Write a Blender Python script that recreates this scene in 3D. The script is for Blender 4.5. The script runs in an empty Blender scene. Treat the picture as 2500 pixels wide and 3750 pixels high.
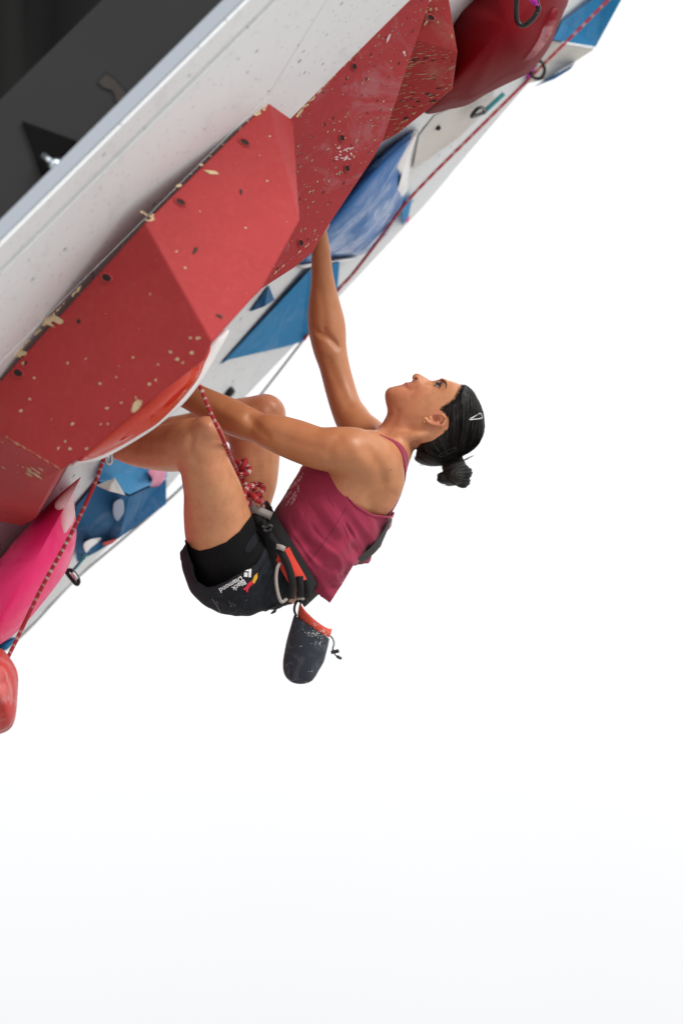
import bpy, bmesh, math, random
import numpy as np
from mathutils import Vector, Matrix
from mathutils.bvhtree import BVHTree

random.seed(7); np.random.seed(7)
scene = bpy.context.scene
COL = scene.collection
# ------------------------------------------------------------------ camera
TH = math.radians(16.0)
CAM = np.array([0.0, 0.0, 1.6])
FW = np.array([0, math.cos(TH), math.sin(TH)])
UP = np.array([0, -math.sin(TH), math.cos(TH)])
RT = np.array([1.0, 0, 0])
PS = 6e-5                                   # one photo pixel at 1 m, 160 mm lens
cd = bpy.data.cameras.new('camera'); cam = bpy.data.objects.new('camera', cd); COL.objects.link(cam)
cam.location = CAM; cam.rotation_euler = (math.pi/2 + TH, 0, 0)
cd.lens = 160; cd.sensor_width = 36; cd.sensor_fit = 'AUTO'; cd.clip_start = 0.1; cd.clip_end = 5000
cd.dof.use_dof = True; cd.dof.focus_distance = 11.8; cd.dof.aperture_fstop = 1.9
scene.camera = cam
# ------------------------------------------------------------------ world: bright thin overcast
SKY0 = 0.835
SUN_EL, SUN_AZ = math.radians(36), math.radians(138)      # azimuth from +Y towards +X
w = bpy.data.worlds.new('World'); scene.world = w; w.use_nodes = True
nt = w.node_tree; nt.nodes.clear()
wo = nt.nodes.new('ShaderNodeOutputWorld'); bg = nt.nodes.new('ShaderNodeBackground')
sky = nt.nodes.new('ShaderNodeTexSky'); sky.sky_type = 'NISHITA'; sky.sun_disc = False
sky.sun_elevation = SUN_EL; sky.sun_rotation = SUN_AZ
sc_ = nt.nodes.new('ShaderNodeVectorMath'); sc_.operation = 'SCALE'; sc_.inputs['Scale'].default_value = 0.10
tc = nt.nodes.new('ShaderNodeTexCoord'); nz = nt.nodes.new('ShaderNodeTexNoise')
nz.inputs['Scale'].default_value = 3.0; nz.inputs['Detail'].default_value = 4
cr = nt.nodes.new('ShaderNodeMapRange'); cr.inputs['To Min'].default_value = 0.92; cr.inputs['To Max'].default_value = 0.99
cr.inputs['From Min'].default_value = 0.3; cr.inputs['From Max'].default_value = 0.6
mix = nt.nodes.new('ShaderNodeMix'); mix.data_type = 'RGBA'
mix.inputs['B'].default_value = (1.0, 1.0, 1.005, 1)
nt.links.new(tc.outputs['Generated'], nz.inputs['Vector']); nt.links.new(nz.outputs['Fac'], cr.inputs['Value'])
nt.links.new(sky.outputs['Color'], sc_.inputs[0]); nt.links.new(cr.outputs['Result'], mix.inputs['Factor'])
nt.links.new(sc_.outputs['Vector'], mix.inputs['A'])
# overcast luminance: brightest overhead, a third of that at the horizon (CIE overcast sky)
sx = nt.nodes.new('ShaderNodeSeparateXYZ'); nt.links.new(tc.outputs['Generated'], sx.inputs[0])
el = nt.nodes.new('ShaderNodeMapRange'); el.inputs['From Min'].default_value = 0; el.inputs['From Max'].default_value = 1
el.inputs['To Min'].default_value = SKY0; el.inputs['To Max'].default_value = 3*SKY0; nt.links.new(sx.outputs['Z'], el.inputs['Value'])
sm_ = nt.nodes.new('ShaderNodeVectorMath'); sm_.operation = 'SCALE'; nt.links.new(mix.outputs['Result'], sm_.inputs[0]); nt.links.new(el.outputs['Result'], sm_.inputs['Scale'])
nt.links.new(sm_.outputs['Vector'], bg.inputs['Color'])
bg.inputs['Strength'].default_value = 1.0
nt.links.new(bg.outputs['Background'], wo.inputs['Surface'])
# ------------------------------------------------------------------ sun (veiled)
sd = bpy.data.lights.new('sun', 'SUN'); sun = bpy.data.objects.new('sun', sd); COL.objects.link(sun)
sd.energy = 2.6; sd.angle = math.radians(25); sd.color = (1, 0.96, 0.90)
sv = Vector((math.sin(SUN_AZ)*math.cos(SUN_EL), math.cos(SUN_AZ)*math.cos(SUN_EL), math.sin(SUN_EL)))
sun.rotation_euler = (-sv).to_track_quat('-Z', 'Y').to_euler(); sun.location = (5, 5, 12)
vs = scene.view_settings
vs.view_transform = 'Standard'; vs.look = 'None'; vs.exposure = -0.2; vs.gamma = 1.0; vs.use_curve_mapping = False

# ------------------------------------------------------------------ helpers
def crop(x0, y0, x1, w=1568.0):
    k = (x1-x0)/w
    return lambda x, y: (x0+k*x, y0+k*y)
c1 = crop(600, 800, 1850); c2 = crop(600, 1500, 1850); c3 = crop(1350, 1300, 1850); c4 = crop(0, 0, 1250)
c5 = crop(900, 0, 2300); c5b = crop(1150, 0, 2300); c6 = crop(0, 1000, 900); c7 = crop(0, 1600, 800)
c8 = crop(750, 700, 1550); c9 = crop(1100, 700, 1700); c10 = crop(650, 1900, 1350); c11 = crop(700, 1350, 1150)
cdsp = crop(0, 0, 2500); cs = lambda x, y: (x, y)
def K(px, py, d):                      # camera-space point from photo position and distance
    return np.array([(px-1250)*PS*d, -(py-1875)*PS*d, d])
def to_world(P):
    P = np.asarray(P, float)
    return CAM + P[..., 0:1]*RT + P[..., 1:2]*UP + P[..., 2:3]*FW
def Wd(px, py, d): return to_world(K(px, py, d))
def ray(px, py): return FW + RT*(px-1250)*PS - UP*(py-1875)*PS
# the overhanging wall plane, extruded along world Y
_p = CAM + ray(455, 452)*10.44; YN = _p[1]
def atY(px, py, Y):
    k = ray(px, py); return CAM + k*(Y-CAM[1])/k[1]
_a = atY(0, 903, YN); _b = atY(912, 0, YN)
UU = (_b-_a)/np.linalg.norm(_b-_a)                  # up the overhang
NN = np.cross(UU, [0, 1, 0]); NN /= np.linalg.norm(NN)
if NN[2] > 0: NN = -NN                               # out of the wall, down towards the climber
def wall_d(px, py, h=0.0):
    k = ray(px, py); return float(np.dot(NN, _a + NN*h - CAM)/np.dot(NN, k))
def WU(u, Y, h=0.0):                                 # wall coordinates -> world
    return _a + UU*u + np.array([0, Y-YN, 0]) + NN*h
def wall_uY(px, py):
    P = CAM + ray(px, py)*wall_d(px, py); q = P-_a
    return float(np.dot(q, UU)), float(P[1])

def link(o, parent=None):
    COL.objects.link(o)
    if parent is not None: o.parent = parent
    return o
def mesh_obj(name, verts, faces, mat, parent=None, smooth=False, uvs=None):
    me = bpy.data.meshes.new(name)
    me.from_pydata([tuple(v) for v in verts], [], [tuple(f) for f in faces]); me.validate(); me.update()
    if smooth: me.shade_smooth()
    if mat is not None: me.materials.append(mat)
    return link(bpy.data.objects.new(name, me), parent)
def np_obj(name, V, Q, mat, parent=None):
    me = bpy.data.meshes.new(name)
    me.vertices.add(len(V)); me.vertices.foreach_set('co', np.ascontiguousarray(V, dtype=np.float32).ravel())
    n = Q.shape[1]
    me.loops.add(Q.size); me.loops.foreach_set('vertex_index', np.ascontiguousarray(Q, dtype=np.int32).ravel())
    me.polygons.add(len(Q)); me.polygons.foreach_set('loop_start', np.arange(0, Q.size, n, dtype=np.int32))
    me.update(calc_edges=True); me.validate(); me.shade_smooth(); me.materials.append(mat)
    return link(bpy.data.objects.new(name, me), parent)
def tag(o, label=None, cat=None, group=None, kind=None):
    if label: o['label'] = label
    if cat: o['category'] = cat
    if group: o['group'] = group
    if kind: o['kind'] = kind
    return o
def empty(name, label, cat, group=None):
    o = bpy.data.objects.new(name, None); o.empty_display_size = 0.1; link(o)
    return tag(o, label, cat, group)

# ------------------------------------------------------------------ materials
class M:
    def __init__(s, name, col=(.5, .5, .5), rough=.6, **kw):
        s.m = bpy.data.materials.new(name); s.m.use_nodes = True; s.t = s.m.node_tree
        s.b = s.t.nodes['Principled BSDF']; s.b.inputs['Base Color'].default_value = (*col, 1)
        s.b.inputs['Roughness'].default_value = rough; s.col = None; s.c0 = (*col, 1)
        for k, v in kw.items(): s.b.inputs[k.replace('_', ' ')].default_value = v
    def n(s, ty, **kw):
        x = s.t.nodes.new(ty)
        for k, v in kw.items():
            if k in x.inputs.keys(): x.inputs[k].default_value = v
            else: setattr(x, k, v)
        return x
    def l(s, a, b): s.t.links.new(a, b)
    def coord(s, kind='Object', scale=(1, 1, 1), rot=(0, 0, 0)):
        t = s.n('ShaderNodeTexCoord'); m = s.n('ShaderNodeMapping')
        m.inputs['Scale'].default_value = scale; m.inputs['Rotation'].default_value = rot
        s.l(t.outputs[kind], m.inputs['Vector']); return m.outputs['Vector']
    def noise(s, scale, detail=4, rough=.55, vec=None, sc=(1, 1, 1), rot=(0, 0, 0), dist=0):
        x = s.n('ShaderNodeTexNoise', Scale=scale, Detail=detail, Roughness=rough, Distortion=dist)
        s.l(vec if vec is not None else s.coord(scale=sc, rot=rot), x.inputs['Vector']); return x.outputs['Fac']
    def rng(s, v, a, b, c=0, d=1):
        r = s.n('ShaderNodeMapRange'); r.inputs['From Min'].default_value = a; r.inputs['From Max'].default_value = b
        r.inputs['To Min'].default_value = c; r.inputs['To Max'].default_value = d
        s.l(v, r.inputs['Value']); return r.outputs['Result']
    def math(s, op, a, b):
        r = s.n('ShaderNodeMath', operation=op)
        for i, v in enumerate((a, b)):
            if isinstance(v, (int, float)): r.inputs[i].default_value = v
            else: s.l(v, r.inputs[i])
        return r.outputs[0]
    def over(s, fac, col):
        x = s.n('ShaderNodeMix', data_type='RGBA')
        if s.col is None: x.inputs['A'].default_value = s.c0
        else: s.l(s.col, x.inputs['A'])
        if isinstance(col, tuple): x.inputs['B'].default_value = (*col, 1)
        else: s.l(col, x.inputs['B'])
        s.l(fac, x.inputs['Factor']); s.col = x.outputs['Result']
        s.l(s.col, s.b.inputs['Base Color']); return s
    def bump(s, h, strength=.3, dist=.002):
        x = s.n('ShaderNodeBump'); x.inputs['Strength'].default_value = strength; x.inputs['Distance'].default_value = dist
        if getattr(s, '_bn', None) is not None: s.l(s._bn, x.inputs['Normal'])
        s.l(h, x.inputs['Height']); s._bn = x.outputs['Normal']; s.l(s._bn, s.b.inputs['Normal']); return s
    def roughness(s, v): s.l(v, s.b.inputs['Roughness']); return s

def painted_ply(name, col, chalk, chalkcol=(.55, .42, .42), rough=.62):
    m = M(name, col, rough); m.b.inputs['Specular IOR Level'].default_value = .14
    m.over(m.rng(m.noise(3.2, 5), .35, .7, 0, .45), tuple(c*.72 for c in col))
    m.over(m.rng(m.noise(60, 3), .45, .75, 0, .25), tuple(min(1, c*1.25+.01) for c in col))
    m.over(m.rng(m.noise(7, 8, .7, dist=1.0), .5, .78, 0, chalk), chalkcol)
    m.bump(m.noise(450, 3), .25, .001); m.bump(m.noise(25, 3), .12, .003)
    return m.m
RED = (.43, .055, .06)
MAT_REDA = painted_ply('red_paint', (.375, .038, .040), .07, (.42, .20, .20))
MAT_REDB = painted_ply('red_paint_scuffed', (.34, .040, .045), .62, (.38, .24, .26))
MAT_REDC = painted_ply('red_paint_worn', (.36, .040, .042), .5, (.40, .25, .20))
def gloss_hold(name, col, chalk=.25, rough=.28, chalkcol=(.75, .70, .70), spec=.5, c0=.52, c1=.8):
    m = M(name, col, rough); m.b.inputs['Specular IOR Level'].default_value = spec
    m.over(m.rng(m.noise(9, 6, .65, dist=.6), c0, c1, 0, chalk), chalkcol)
    m.over(m.rng(m.noise(3, 3), .4, .7, 0, .35), tuple(c*.7 for c in col))
    m.roughness(m.rng(m.noise(9, 6, .65, dist=.6), .45, .7, rough, .75))
    m.bump(m.noise(120, 3), .1, .001); return m.m
MAT_DOME = gloss_hold('dark_red_fibreglass', (.17, .002, .006), .06, .6, (.32, .10, .11), .12)
MAT_GRED = gloss_hold('glossy_red_fibreglass', (.62, .035, .012), .05, .10)
MAT_BLUE = gloss_hold('blue_fibreglass', (.006, .14, .44), .35, .2, (.16, .32, .60))
MAT_BLUEP = painted_ply('blue_paint', (.015, .21, .46), .25, (.35, .45, .6))
MAT_BLUEL = painted_ply('light_blue_paint', (.06, .30, .58), .3, (.5, .6, .75))
MAT_BLUED = painted_ply('dark_blue_paint', (.02, .13, .29), .5, (.30, .36, .46))
MAT_PINK = gloss_hold('pink_fibreglass', (1.0, .02, .20), .25, .4, (1.0, .40, .52))
MAT_WHITE = M('white_gelcoat', (.86, .86, .86), .2).m
MAT_CREAM = painted_ply('cream_paint', (.68, .66, .62), .2, (.8, .8, .8))
MAT_LRED = gloss_hold('coral_red_fibreglass', (.50, .05, .045), .7, .65, (.58, .42, .42), .25, .46, .66)
def wall_mat():
    m = M('white_wall_paint', (.80, .835, .85), .55)
    m.over(m.rng(m.noise(2.0, 5), .35, .75, 0, .35), (.66, .69, .705))
    m.over(m.rng(m.noise(14, 6, .7, sc=(1, .35, 1)), .55, .75, 0, .4), (.55, .56, .60))
    v = m.n('ShaderNodeTexVoronoi', Scale=13.0, Randomness=1.0); m.l(m.coord(scale=(1, 1, 1)), v.inputs['Vector'])
    nn = m.noise(60, 2)
    d = m.math('ADD', v.outputs['Distance'], m.rng(nn, .3, .7, -.05, .05))
    m.over(m.rng(d, .06, .09, .85, 0), (.16, .17, .20))
    v2 = m.n('ShaderNodeTexVoronoi', Scale=34.0, Randomness=1.0); m.l(m.coord(), v2.inputs['Vector'])
    m.over(m.rng(v2.outputs['Distance'], .10, .16, .6, 0), (.34, .34, .36))
    m.over(m.rng(m.noise(5, 8, .75, sc=(1, .25, 1), dist=.8), .58, .74, 0, .35), (.50, .52, .56))
    m.bump(m.noise(300, 3), .2, .001); return m.m
MAT_WALL = wall_mat()
MAT_EDGE = M('grey_edge_band', (.30, .335, .385), .55).m
m = M('dark_steel_paint', (.016, .016, .017), .6, Specular_IOR_Level=.25)
m.over(m.rng(m.noise(4, 5), .3, .7, 0, .4), (.010, .010, .011))
MAT_STEEL = m.m
m = M('rust_stain', (.024, .018, .015), .8); m.over(m.rng(m.noise(30, 4), .4, .65), (.024, .023, .022)); MAT_RUST = m.m
m = M('black_tarp', (.007, .007, .007), .75, Specular_IOR_Level=.15); m.bump(m.noise(40, 4), .3, .004); MAT_TARP = m.m
MAT_BLACK = M('black_void_steel', (.002, .002, .002), .8, Specular_IOR_Level=.1).m
MAT_ZINC = M('zinc_bolt', (.55, .62, .66), .25, Metallic=.9).m
m = M('bare_plywood', (.48, .33, .18), .8); m.over(m.rng(m.noise(90, 4), .35, .65), (.62, .48, .30)); MAT_CHIP = m.m
MAT_CHIPD = M('dirty_plywood', (.40, .25, .15), .85).m
MAT_HOLE = M('dark_hole', (.02, .012, .01), .8).m
MAT_CHALK = M('chalk_dust', (.58, .42, .43), .95).m
m = M('concrete_ground', (.36, .35, .34), .85); m.over(m.rng(m.noise(.6, 5), .35, .7), (.30, .29, .28)); MAT_GROUND = m.m
def skin_mat():
    m = M('skin', (.55, .255, .125), .42)
    m.b.inputs['Subsurface Weight'].default_value = .12
    m.b.inputs['Subsurface Radius'].default_value = (1.0, .35, .18); m.b.inputs['Subsurface Scale'].default_value = .008
    m.b.inputs['Specular IOR Level'].default_value = .42
    m.over(m.rng(m.noise(9, 4), .38, .68, 0, .75), (.57, .22, .12))
    m.over(m.rng(m.noise(38, 4), .45, .75, 0, .55), (.40, .16, .072))
    at = m.n('ShaderNodeAttribute', attribute_name='tint')
    m.over(at.outputs['Alpha'], at.outputs['Color'])
    v = m.n('ShaderNodeTexVoronoi', Scale=16.0); m.l(m.coord(), v.inputs['Vector'])
    m.over(m.rng(v.outputs['Distance'], .018, .028, .7, 0), (.16, .06, .035))
    m.bump(m.noise(700, 3), .12, .0006); m.bump(m.noise(140, 3), .06, .001)
    return m.m
MAT_SKIN = skin_mat()
def hair_mat(centre):
    m = M('black_hair', (.006, .005, .0045), .40)
    m.b.inputs['Specular IOR Level'].default_value = .30
    g = m.n('ShaderNodeNewGeometry'); s = m.n('ShaderNodeVectorMath', operation='SUBTRACT'); s.inputs[1].default_value = tuple(centre)
    nn = m.n('ShaderNodeVectorMath', operation='NORMALIZE'); m.l(g.outputs['Position'], s.inputs[0]); m.l(s.outputs[0], nn.inputs[0])
    f = m.noise(42, 5, .7, vec=nn.outputs[0]); f2 = m.noise(110, 3, .6, vec=nn.outputs[0])
    m.over(m.rng(f, .45, .72, 0, .6), (.016, .011, .009))
    m.roughness(m.rng(f2, .3, .7, .30, .55))
    m.bump(f, .4, .003); m.bump(f2, .5, .0015)
    return m.m
def cloth(name, col, dark, nf=900, b=.35, rough=.85, sheen=.15):
    m = M(name, col, rough); m.b.inputs['Specular IOR Level'].default_value = .2; m.b.inputs['Sheen Weight'].default_value = sheen
    m.over(m.rng(m.noise(8, 5), .35, .7, 0, .6), dark)
    m.bump(m.noise(nf, 2), b, .0008); m.bump(m.noise(30, 4), .2, .004); return m
m = cloth('maroon_jersey', (.32, .028, .070), (.23, .019, .05))
m.over(m.rng(m.noise(5, 5), .52, .8, 0, .25), (.42, .10, .16)); MAT_TOP = m.m
m = cloth('charcoal_shorts', (.014, .016, .021), (.008, .009, .012), sheen=.0)
m.over(m.rng(m.noise(60, 7, .75), .5, .82, 0, .22), (.10, .11, .13)); MAT_SHORTS = m.m
_m = cloth('black_tights', (.004, .004, .005), (.003, .003, .0035), sheen=0.); _m.b.inputs['Specular IOR Level'].default_value = .2; MAT_TIGHTS = _m.m
MAT_WEB = cloth('black_webbing', (.012, .012, .013), (.02, .02, .021), sheen=.05).m
MAT_HRED = cloth('red_harness_padding', (.62, .055, .035), (.45, .03, .022)).m
MAT_GREYWEB = cloth('grey_webbing', (.36, .33, .31), (.25, .23, .22)).m
m = cloth('navy_chalk_bag_cloth', (.030, .037, .050), (.016, .019, .027))
m.over(m.rng(m.noise(16, 7, .75, dist=1.0), .52, .82, 0, .35), (.34, .36, .40)); MAT_BAG = m.m
m = cloth('coral_chalk_bag_collar', (.66, .085, .05), (.5, .05, .03))
m.over(m.rng(m.noise(20, 6, .7), .55, .75, 0, .6), (.75, .55, .50)); MAT_COLLAR = m.m
MAT_PLASTIC = M('black_plastic', (.012, .012, .013), .35).m
MAT_ALU = M('brushed_metal', (.62, .62, .62), .3, Metallic=.9).m
MAT_CLIP = M('steel_hair_clip', (.50, .50, .51), .35, Metallic=.5).m
MAT_GOLD = M('gold', (.85, .60, .25), .25, Metallic=1.0).m
MAT_BLKMETAL = M('black_anodised_metal', (.008, .008, .009), .25, Metallic=.3).m
MAT_PURPLE = cloth('purple_sling', (.50, .03, .42), (.35, .02, .3)).m
MAT_TEAL = cloth('teal_sling', (.05, .33, .36), (.04, .25, .28)).m
MAT_PRINT = M('white_print', (.78, .78, .78), .7).m
MAT_PRINTP = M('pale_pink_print', (.55, .36, .40), .8).m
MAT_YEL = M('yellow_print', (.80, .42, .03), .7).m
MAT_REDP = M('red_print', (.62, .02, .04), .7).m
MAT_EYE = M('eye_white', (.42, .39, .37), .2).m
MAT_IRIS = M('brown_iris', (.03, .015, .008), .1).m
MAT_LASH = M('dark_brow_hair', (.022, .014, .011), .6).m
MAT_MOLE = M('mole_brown', (.09, .035, .02), .6).m
MAT_BIB = M('bib_shadow_side', (.045, .04, .043), .8).m  # shade of the bib's seen side is put into this dark colour
MAT_CABLE = M('grey_cord', (.22, .22, .23), .6).m
MAT_SHOE = M('shoe_rubber', (.02, .02, .022), .6).m
def rope_mat(name, a, b, freq=30., n=4., thr=.66):
    m = M(name, a, .8)
    u = m.n('ShaderNodeUVMap'); sp = m.n('ShaderNodeSeparateXYZ'); m.l(u.outputs['UV'], sp.inputs[0])
    U, V = sp.outputs['X'], sp.outputs['Y']
    def sn(sgn, nn, f): return m.math('SINE', m.math('MULTIPLY', m.math('ADD', m.math('MULTIPLY', U, nn), m.math('MULTIPLY', V, sgn*f)), 2*math.pi), 0)
    p = m.math('MULTIPLY', sn(1, n, freq*.8), sn(-1, n, freq*.8))
    q = m.math('SINE', m.math('MULTIPLY', V, freq*2*math.pi*1.7), 0)
    r_ = m.math('SINE', m.math('MULTIPLY', V, freq*2*math.pi*.37), 0)
    m.over(m.rng(m.math('ADD', m.math('ADD', m.math('MULTIPLY', p, 1.0), m.math('MULTIPLY', q, .42)), m.math('MULTIPLY', r_, .2)), thr, thr+.2), b)
    m.bump(p, .5, .001); return m.m
MAT_ROPE = rope_mat('red_white_rope', (.33, .012, .02), (.60, .53, .50))
MAT_ROPEF = rope_mat('far_red_rope', (.42, .03, .05), (.50, .40, .38), 16.)

# ------------------------------------------------------------------ geometry tools
def catmull(P, n=6, closed=False):
    P = [np.asarray(p, float) for p in P]; N = len(P); out = []
    rng_ = range(N) if closed else range(N-1)
    for i in rng_:
        if closed: p0, p1, p2, p3 = P[i-1], P[i], P[(i+1) % N], P[(i+2) % N]
        else:
            p1, p2 = P[i], P[i+1]; p0 = P[i-1] if i else 2*p1-p2; p3 = P[i+2] if i+2 < N else 2*p2-p1
        for j in range(n):
            t = j/n
            out.append(.5*((2*p1)+(-p0+p2)*t+(2*p0-5*p1+4*p2-p3)*t*t+(-p0+3*p1-3*p2+p3)*t**3))
    if not closed: out.append(P[-1])
    return np.array(out)
def tube(name, path, r, mat, parent=None, seg=10, closed=False, flat=1.0, flatdir=None, caps=True):
    """path: (n,3) world points; r: radius or list; uv = (around, metres along)"""
    P = np.asarray(path, float); n = len(P)
    R = np.full(n, r) if np.isscalar(r) else np.asarray(r, float)
    T = np.gradient(P, axis=0) if not closed else np.roll(P, -1, 0)-np.roll(P, 1, 0)
    T /= np.linalg.norm(T, axis=1)[:, None]+1e-12
    a = np.array([0, 0, 1.]) if flatdir is None else np.asarray(flatdir, float)
    if abs(np.dot(a, T[0])) > .95: a = np.array([0, 1., 0])
    N0 = a-T[0]*np.dot(a, T[0]); N0 /= np.linalg.norm(N0)
    V = []; L = np.concatenate([[0], np.cumsum(np.linalg.norm(np.diff(P, axis=0), axis=1))])
    for i in range(n):
        if flatdir is not None: N0 = np.asarray(flatdir, float)
        N0 = N0-T[i]*np.dot(N0, T[i]); N0 /= np.linalg.norm(N0)+1e-12
        B = np.cross(T[i], N0)
        for j in range(seg):
            t = 2*math.pi*j/seg
            V.append(P[i]+R[i]*(math.cos(t)*N0*flat+math.sin(t)*B))
    F = []; UVs = []
    m_ = n if closed else n-1
    for i in range(m_):
        i2 = (i+1) % n
        for j in range(seg):
            j2 = (j+1) % seg
            F.append((i*seg+j, i*seg+j2, i2*seg+j2, i2*seg+j))
            l1 = L[i]; l2 = L[i2] if i2 else L[i]+np.linalg.norm(P[0]-P[-1])
            UVs += [(j/seg, l1), ((j+1)/seg, l1), ((j+1)/seg, l2), (j/seg, l2)]
    if caps and not closed:
        F.append(tuple(range(seg-1, -1, -1))); F.append(tuple((n-1)*seg+j for j in range(seg)))
        UVs += [(0, 0)]*(2*seg)
    o = mesh_obj(name, V, F, mat, parent, True)
    uv = o.data.uv_layers.new(name='UVMap')
    if len(uv.data) == len(UVs): uv.data.foreach_set('uv', np.array(UVs, dtype=np.float32).ravel())
    return o
def kpath(pts, f, n=6, closed=False):
    """pts: (x, y, d) in crop f -> smooth world path"""
    return to_world(catmull([K(*f(p[0], p[1]), p[2]) for p in pts], n, closed))
def box_uY(name, u0, u1, Y0, Y1, h0, h1, mat, parent=None, bev=0.0):
    V = [WU(u, Y, h) for h in (h0, h1) for (u, Y) in ((u0, Y0), (u1, Y0), (u1, Y1), (u0, Y1))]
    F = [(0, 1, 2, 3), (7, 6, 5, 4), (0, 4, 5, 1), (1, 5, 6, 2), (2, 6, 7, 3), (3, 7, 4, 0)]
    o = mesh_obj(name, V, F, mat, parent); fix_normals(o, bev); return o
def fix_normals(o, bev=0.0):
    bm = bmesh.new(); bm.from_mesh(o.data); bmesh.ops.recalc_face_normals(bm, faces=bm.faces)
    if bev > 0: bmesh.ops.bevel(bm, geom=bm.edges[:], offset=bev, segments=2, affect='EDGES', profile=.6)
    bm.to_mesh(o.data); bm.free()
def prism(name, poly, h0, h1, mat, parent=None, bev=0.0):
    """poly: list of (u, Y) wall coordinates, extruded along the wall normal"""
    n = len(poly)
    V = [WU(u, Y, h0) for u, Y in poly]+[WU(u, Y, h1) for u, Y in poly]
    F = [tuple(range(n)), tuple(range(2*n-1, n-1, -1))]+[(i, (i+1) % n, n+(i+1) % n, n+i) for i in range(n)]
    o = mesh_obj(name, V, F, mat, parent); fix_normals(o, bev); return o

# ================================================================== SETTING
g = mesh_obj('ground', [(-900, -900, 0), (900, -900, 0), (900, 900, 0), (-900, 900, 0)], [(0, 1, 2, 3)], MAT_GROUND)
g['kind'] = 'structure'

# ------------------------------------------------------------------ climbing wall
wall = empty('climbing_wall', 'overhanging white climbing wall panel with grey edge band, at upper left', 'climbing wall')
wall.location = (0, 0, 0)
U0, U1 = -4.6, 3.6
YG = wall_uY(312, 700)[1]
box_uY('edge_board', U0, U1, YN, YG-.034, -.008, 0, MAT_WALL, wall, .003)
box_uY('groove_strip', U0, U1, YG-.036, YG+.004, -.030, -.0235, MAT_HOLE, wall)
box_uY('edge_band', U0, U1, YN-.004, YN+.03, -.044, -.0085, MAT_EDGE, wall, .004)
far = [(-500, 2960), (15, 2392), (150, 2245), (610, 1790), (893, 1458), (1100, 1240), (1232, 1096), (1459, 853), (1550, 756), (1760, 508), (1990, 240), (2190, -10), (2700, -640)]
far = [wall_uY(*p) for p in far]
sA, sB = wall_uY(1195, 0), wall_uY(980, 350)
def seam(Y): t = (Y-sA[1])/(sB[1]-sA[1]); return sA[0]+t*(sB[0]-sA[0])
def clipfar(u):
    us = [p[0] for p in far]; ys = [p[1] for p in far]; return float(np.interp(u, us, ys))
YM = sB[1]
# panels: two beside the edge board, then the far row, each its own board with a joint
prism('panel', [(U0, YG), (seam(YG)-.0008, YG), (seam(YM)-.0008, YM), (U0, YM)], -.022, 0, MAT_WALL, wall, .001)
prism('panel', [(seam(YG)+.0008, YG), (U1, YG), (U1, YM), (seam(YM)+.0008, YM)], -.022, .001, MAT_WALL, wall, .001)
us = [U0, -1.45, .25, 1.6, U1]
for i in range(len(us)-1):
    a, b = us[i]+.0007, us[i+1]-.0007
    poly = [(a, YM+.004), (b, YM+.004), (b, clipfar(b))]
    for p in sorted([q for q in far if a < q[0] < b], key=lambda q: -q[0]): poly.append(p)
    poly.append((a, clipfar(a)))
    prism('panel', poly, -.022, .0006*(i % 3), MAT_WALL, wall, .0008)
# framing ribs behind the boards so the wall has a real back
for k in range(9):
    u = U0+.2+k*.95
    box_uY('rib', u, u+.06, YN+.25, YN+2.1, -.16, -.0235, MAT_STEEL, wall)
# steel beam behind the near edge
beam = empty('steel_beam', 'dark grey painted steel beam running behind the white panel edge', 'steel beam')
Yw = YN+.10
def end_pt(px, py, Y=Yw): return atY(px, py, Y)
def beam_h(px, py): return float(np.dot(end_pt(px, py)-_a, NN))
hB = beam_h(180, 190)
box_uY('web', U0, U1, Yw, Yw+.012, hB, -.047, MAT_STEEL, beam)
box_uY('flange', U0, U1, Yw+.013, Yw+.10, hB, hB+.014, MAT_STEEL, beam, .003)
box_uY('flange', U0, U1, Yw+.013, Yw+.10, -.064, -.050, MAT_STEEL, beam, .003)
def wedge(name, pts, Y, t, mat, parent):
    f = [atY(x, y, Y) for x, y in pts]; n = len(f)
    V = f+[p+np.array([0, t, 0]) for p in f]
    F = [tuple(range(n)), tuple(range(2*n-1, n-1, -1))]+[(i, (i+1) % n, n+(i+1) % n, n+i) for i in range(n)]
    o = mesh_obj(name, V, F, mat, parent); fix_normals(o, .003); return o
wedge('gusset', [(80, 440), (285, 515), (215, 592), (150, 640), (120, 540)], Yw-.012, .010, MAT_BLACK, beam)
wedge('rust_patch', [(355, 300), (390, 265), (425, 290), (470, 345), (455, 385), (425, 375), (415, 335), (375, 320)], Yw-.002, .0015, MAT_RUST, beam)
bolt = empty('bolt', 'shiny zinc bolt sticking out beside the dark gusset of the steel beam', 'bolt')
p0, p1 = atY(160, 570, Yw-.03), atY(205, 606, Yw-.06)
tube('shank', [p0, (p0+p1)/2, p1], .0075, MAT_ZINC, bolt, 12)
dirv = (p1-p0)/np.linalg.norm(p1-p0)
tube('nut', [p1-dirv*.008, p1+dirv*.004, p1+dirv*.010], [.017, .017, .013], MAT_ZINC, bolt, 6)
# black tarp hanging behind the beam
nx, nz = 60, 40; V = []; F = []
for i in range(nx+1):
    for j in range(nz+1):
        x = -2.6+4.2*i/nx; z = 4.6+3.4*j/nz
        fold = .05*math.sin(x*21+.7*math.sin(z*3))+.03*math.sin(x*47+z*2)+.06*math.sin(x*9+z*1.4)
        V.append((x, Yw+.55+fold, z))
for i in range(nx):
    for j in range(nz):
        a = i*(nz+1)+j; F.append((a, a+nz+1, a+nz+2, a+1))
# keep only the part behind the wall plane
keep = [np.dot(np.array(v)-_a, NN) < -.20 for v in V]
F = [f for f in F if all(keep[i] for i in f)]
o = mesh_obj('black_tarp', V, F, MAT_TARP, None, True)
sm = o.modifiers.new('thick', 'SOLIDIFY'); sm.thickness = .004
tag(o, 'folded black tarp hanging behind the steel beam in the top left corner', 'tarp')

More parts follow.
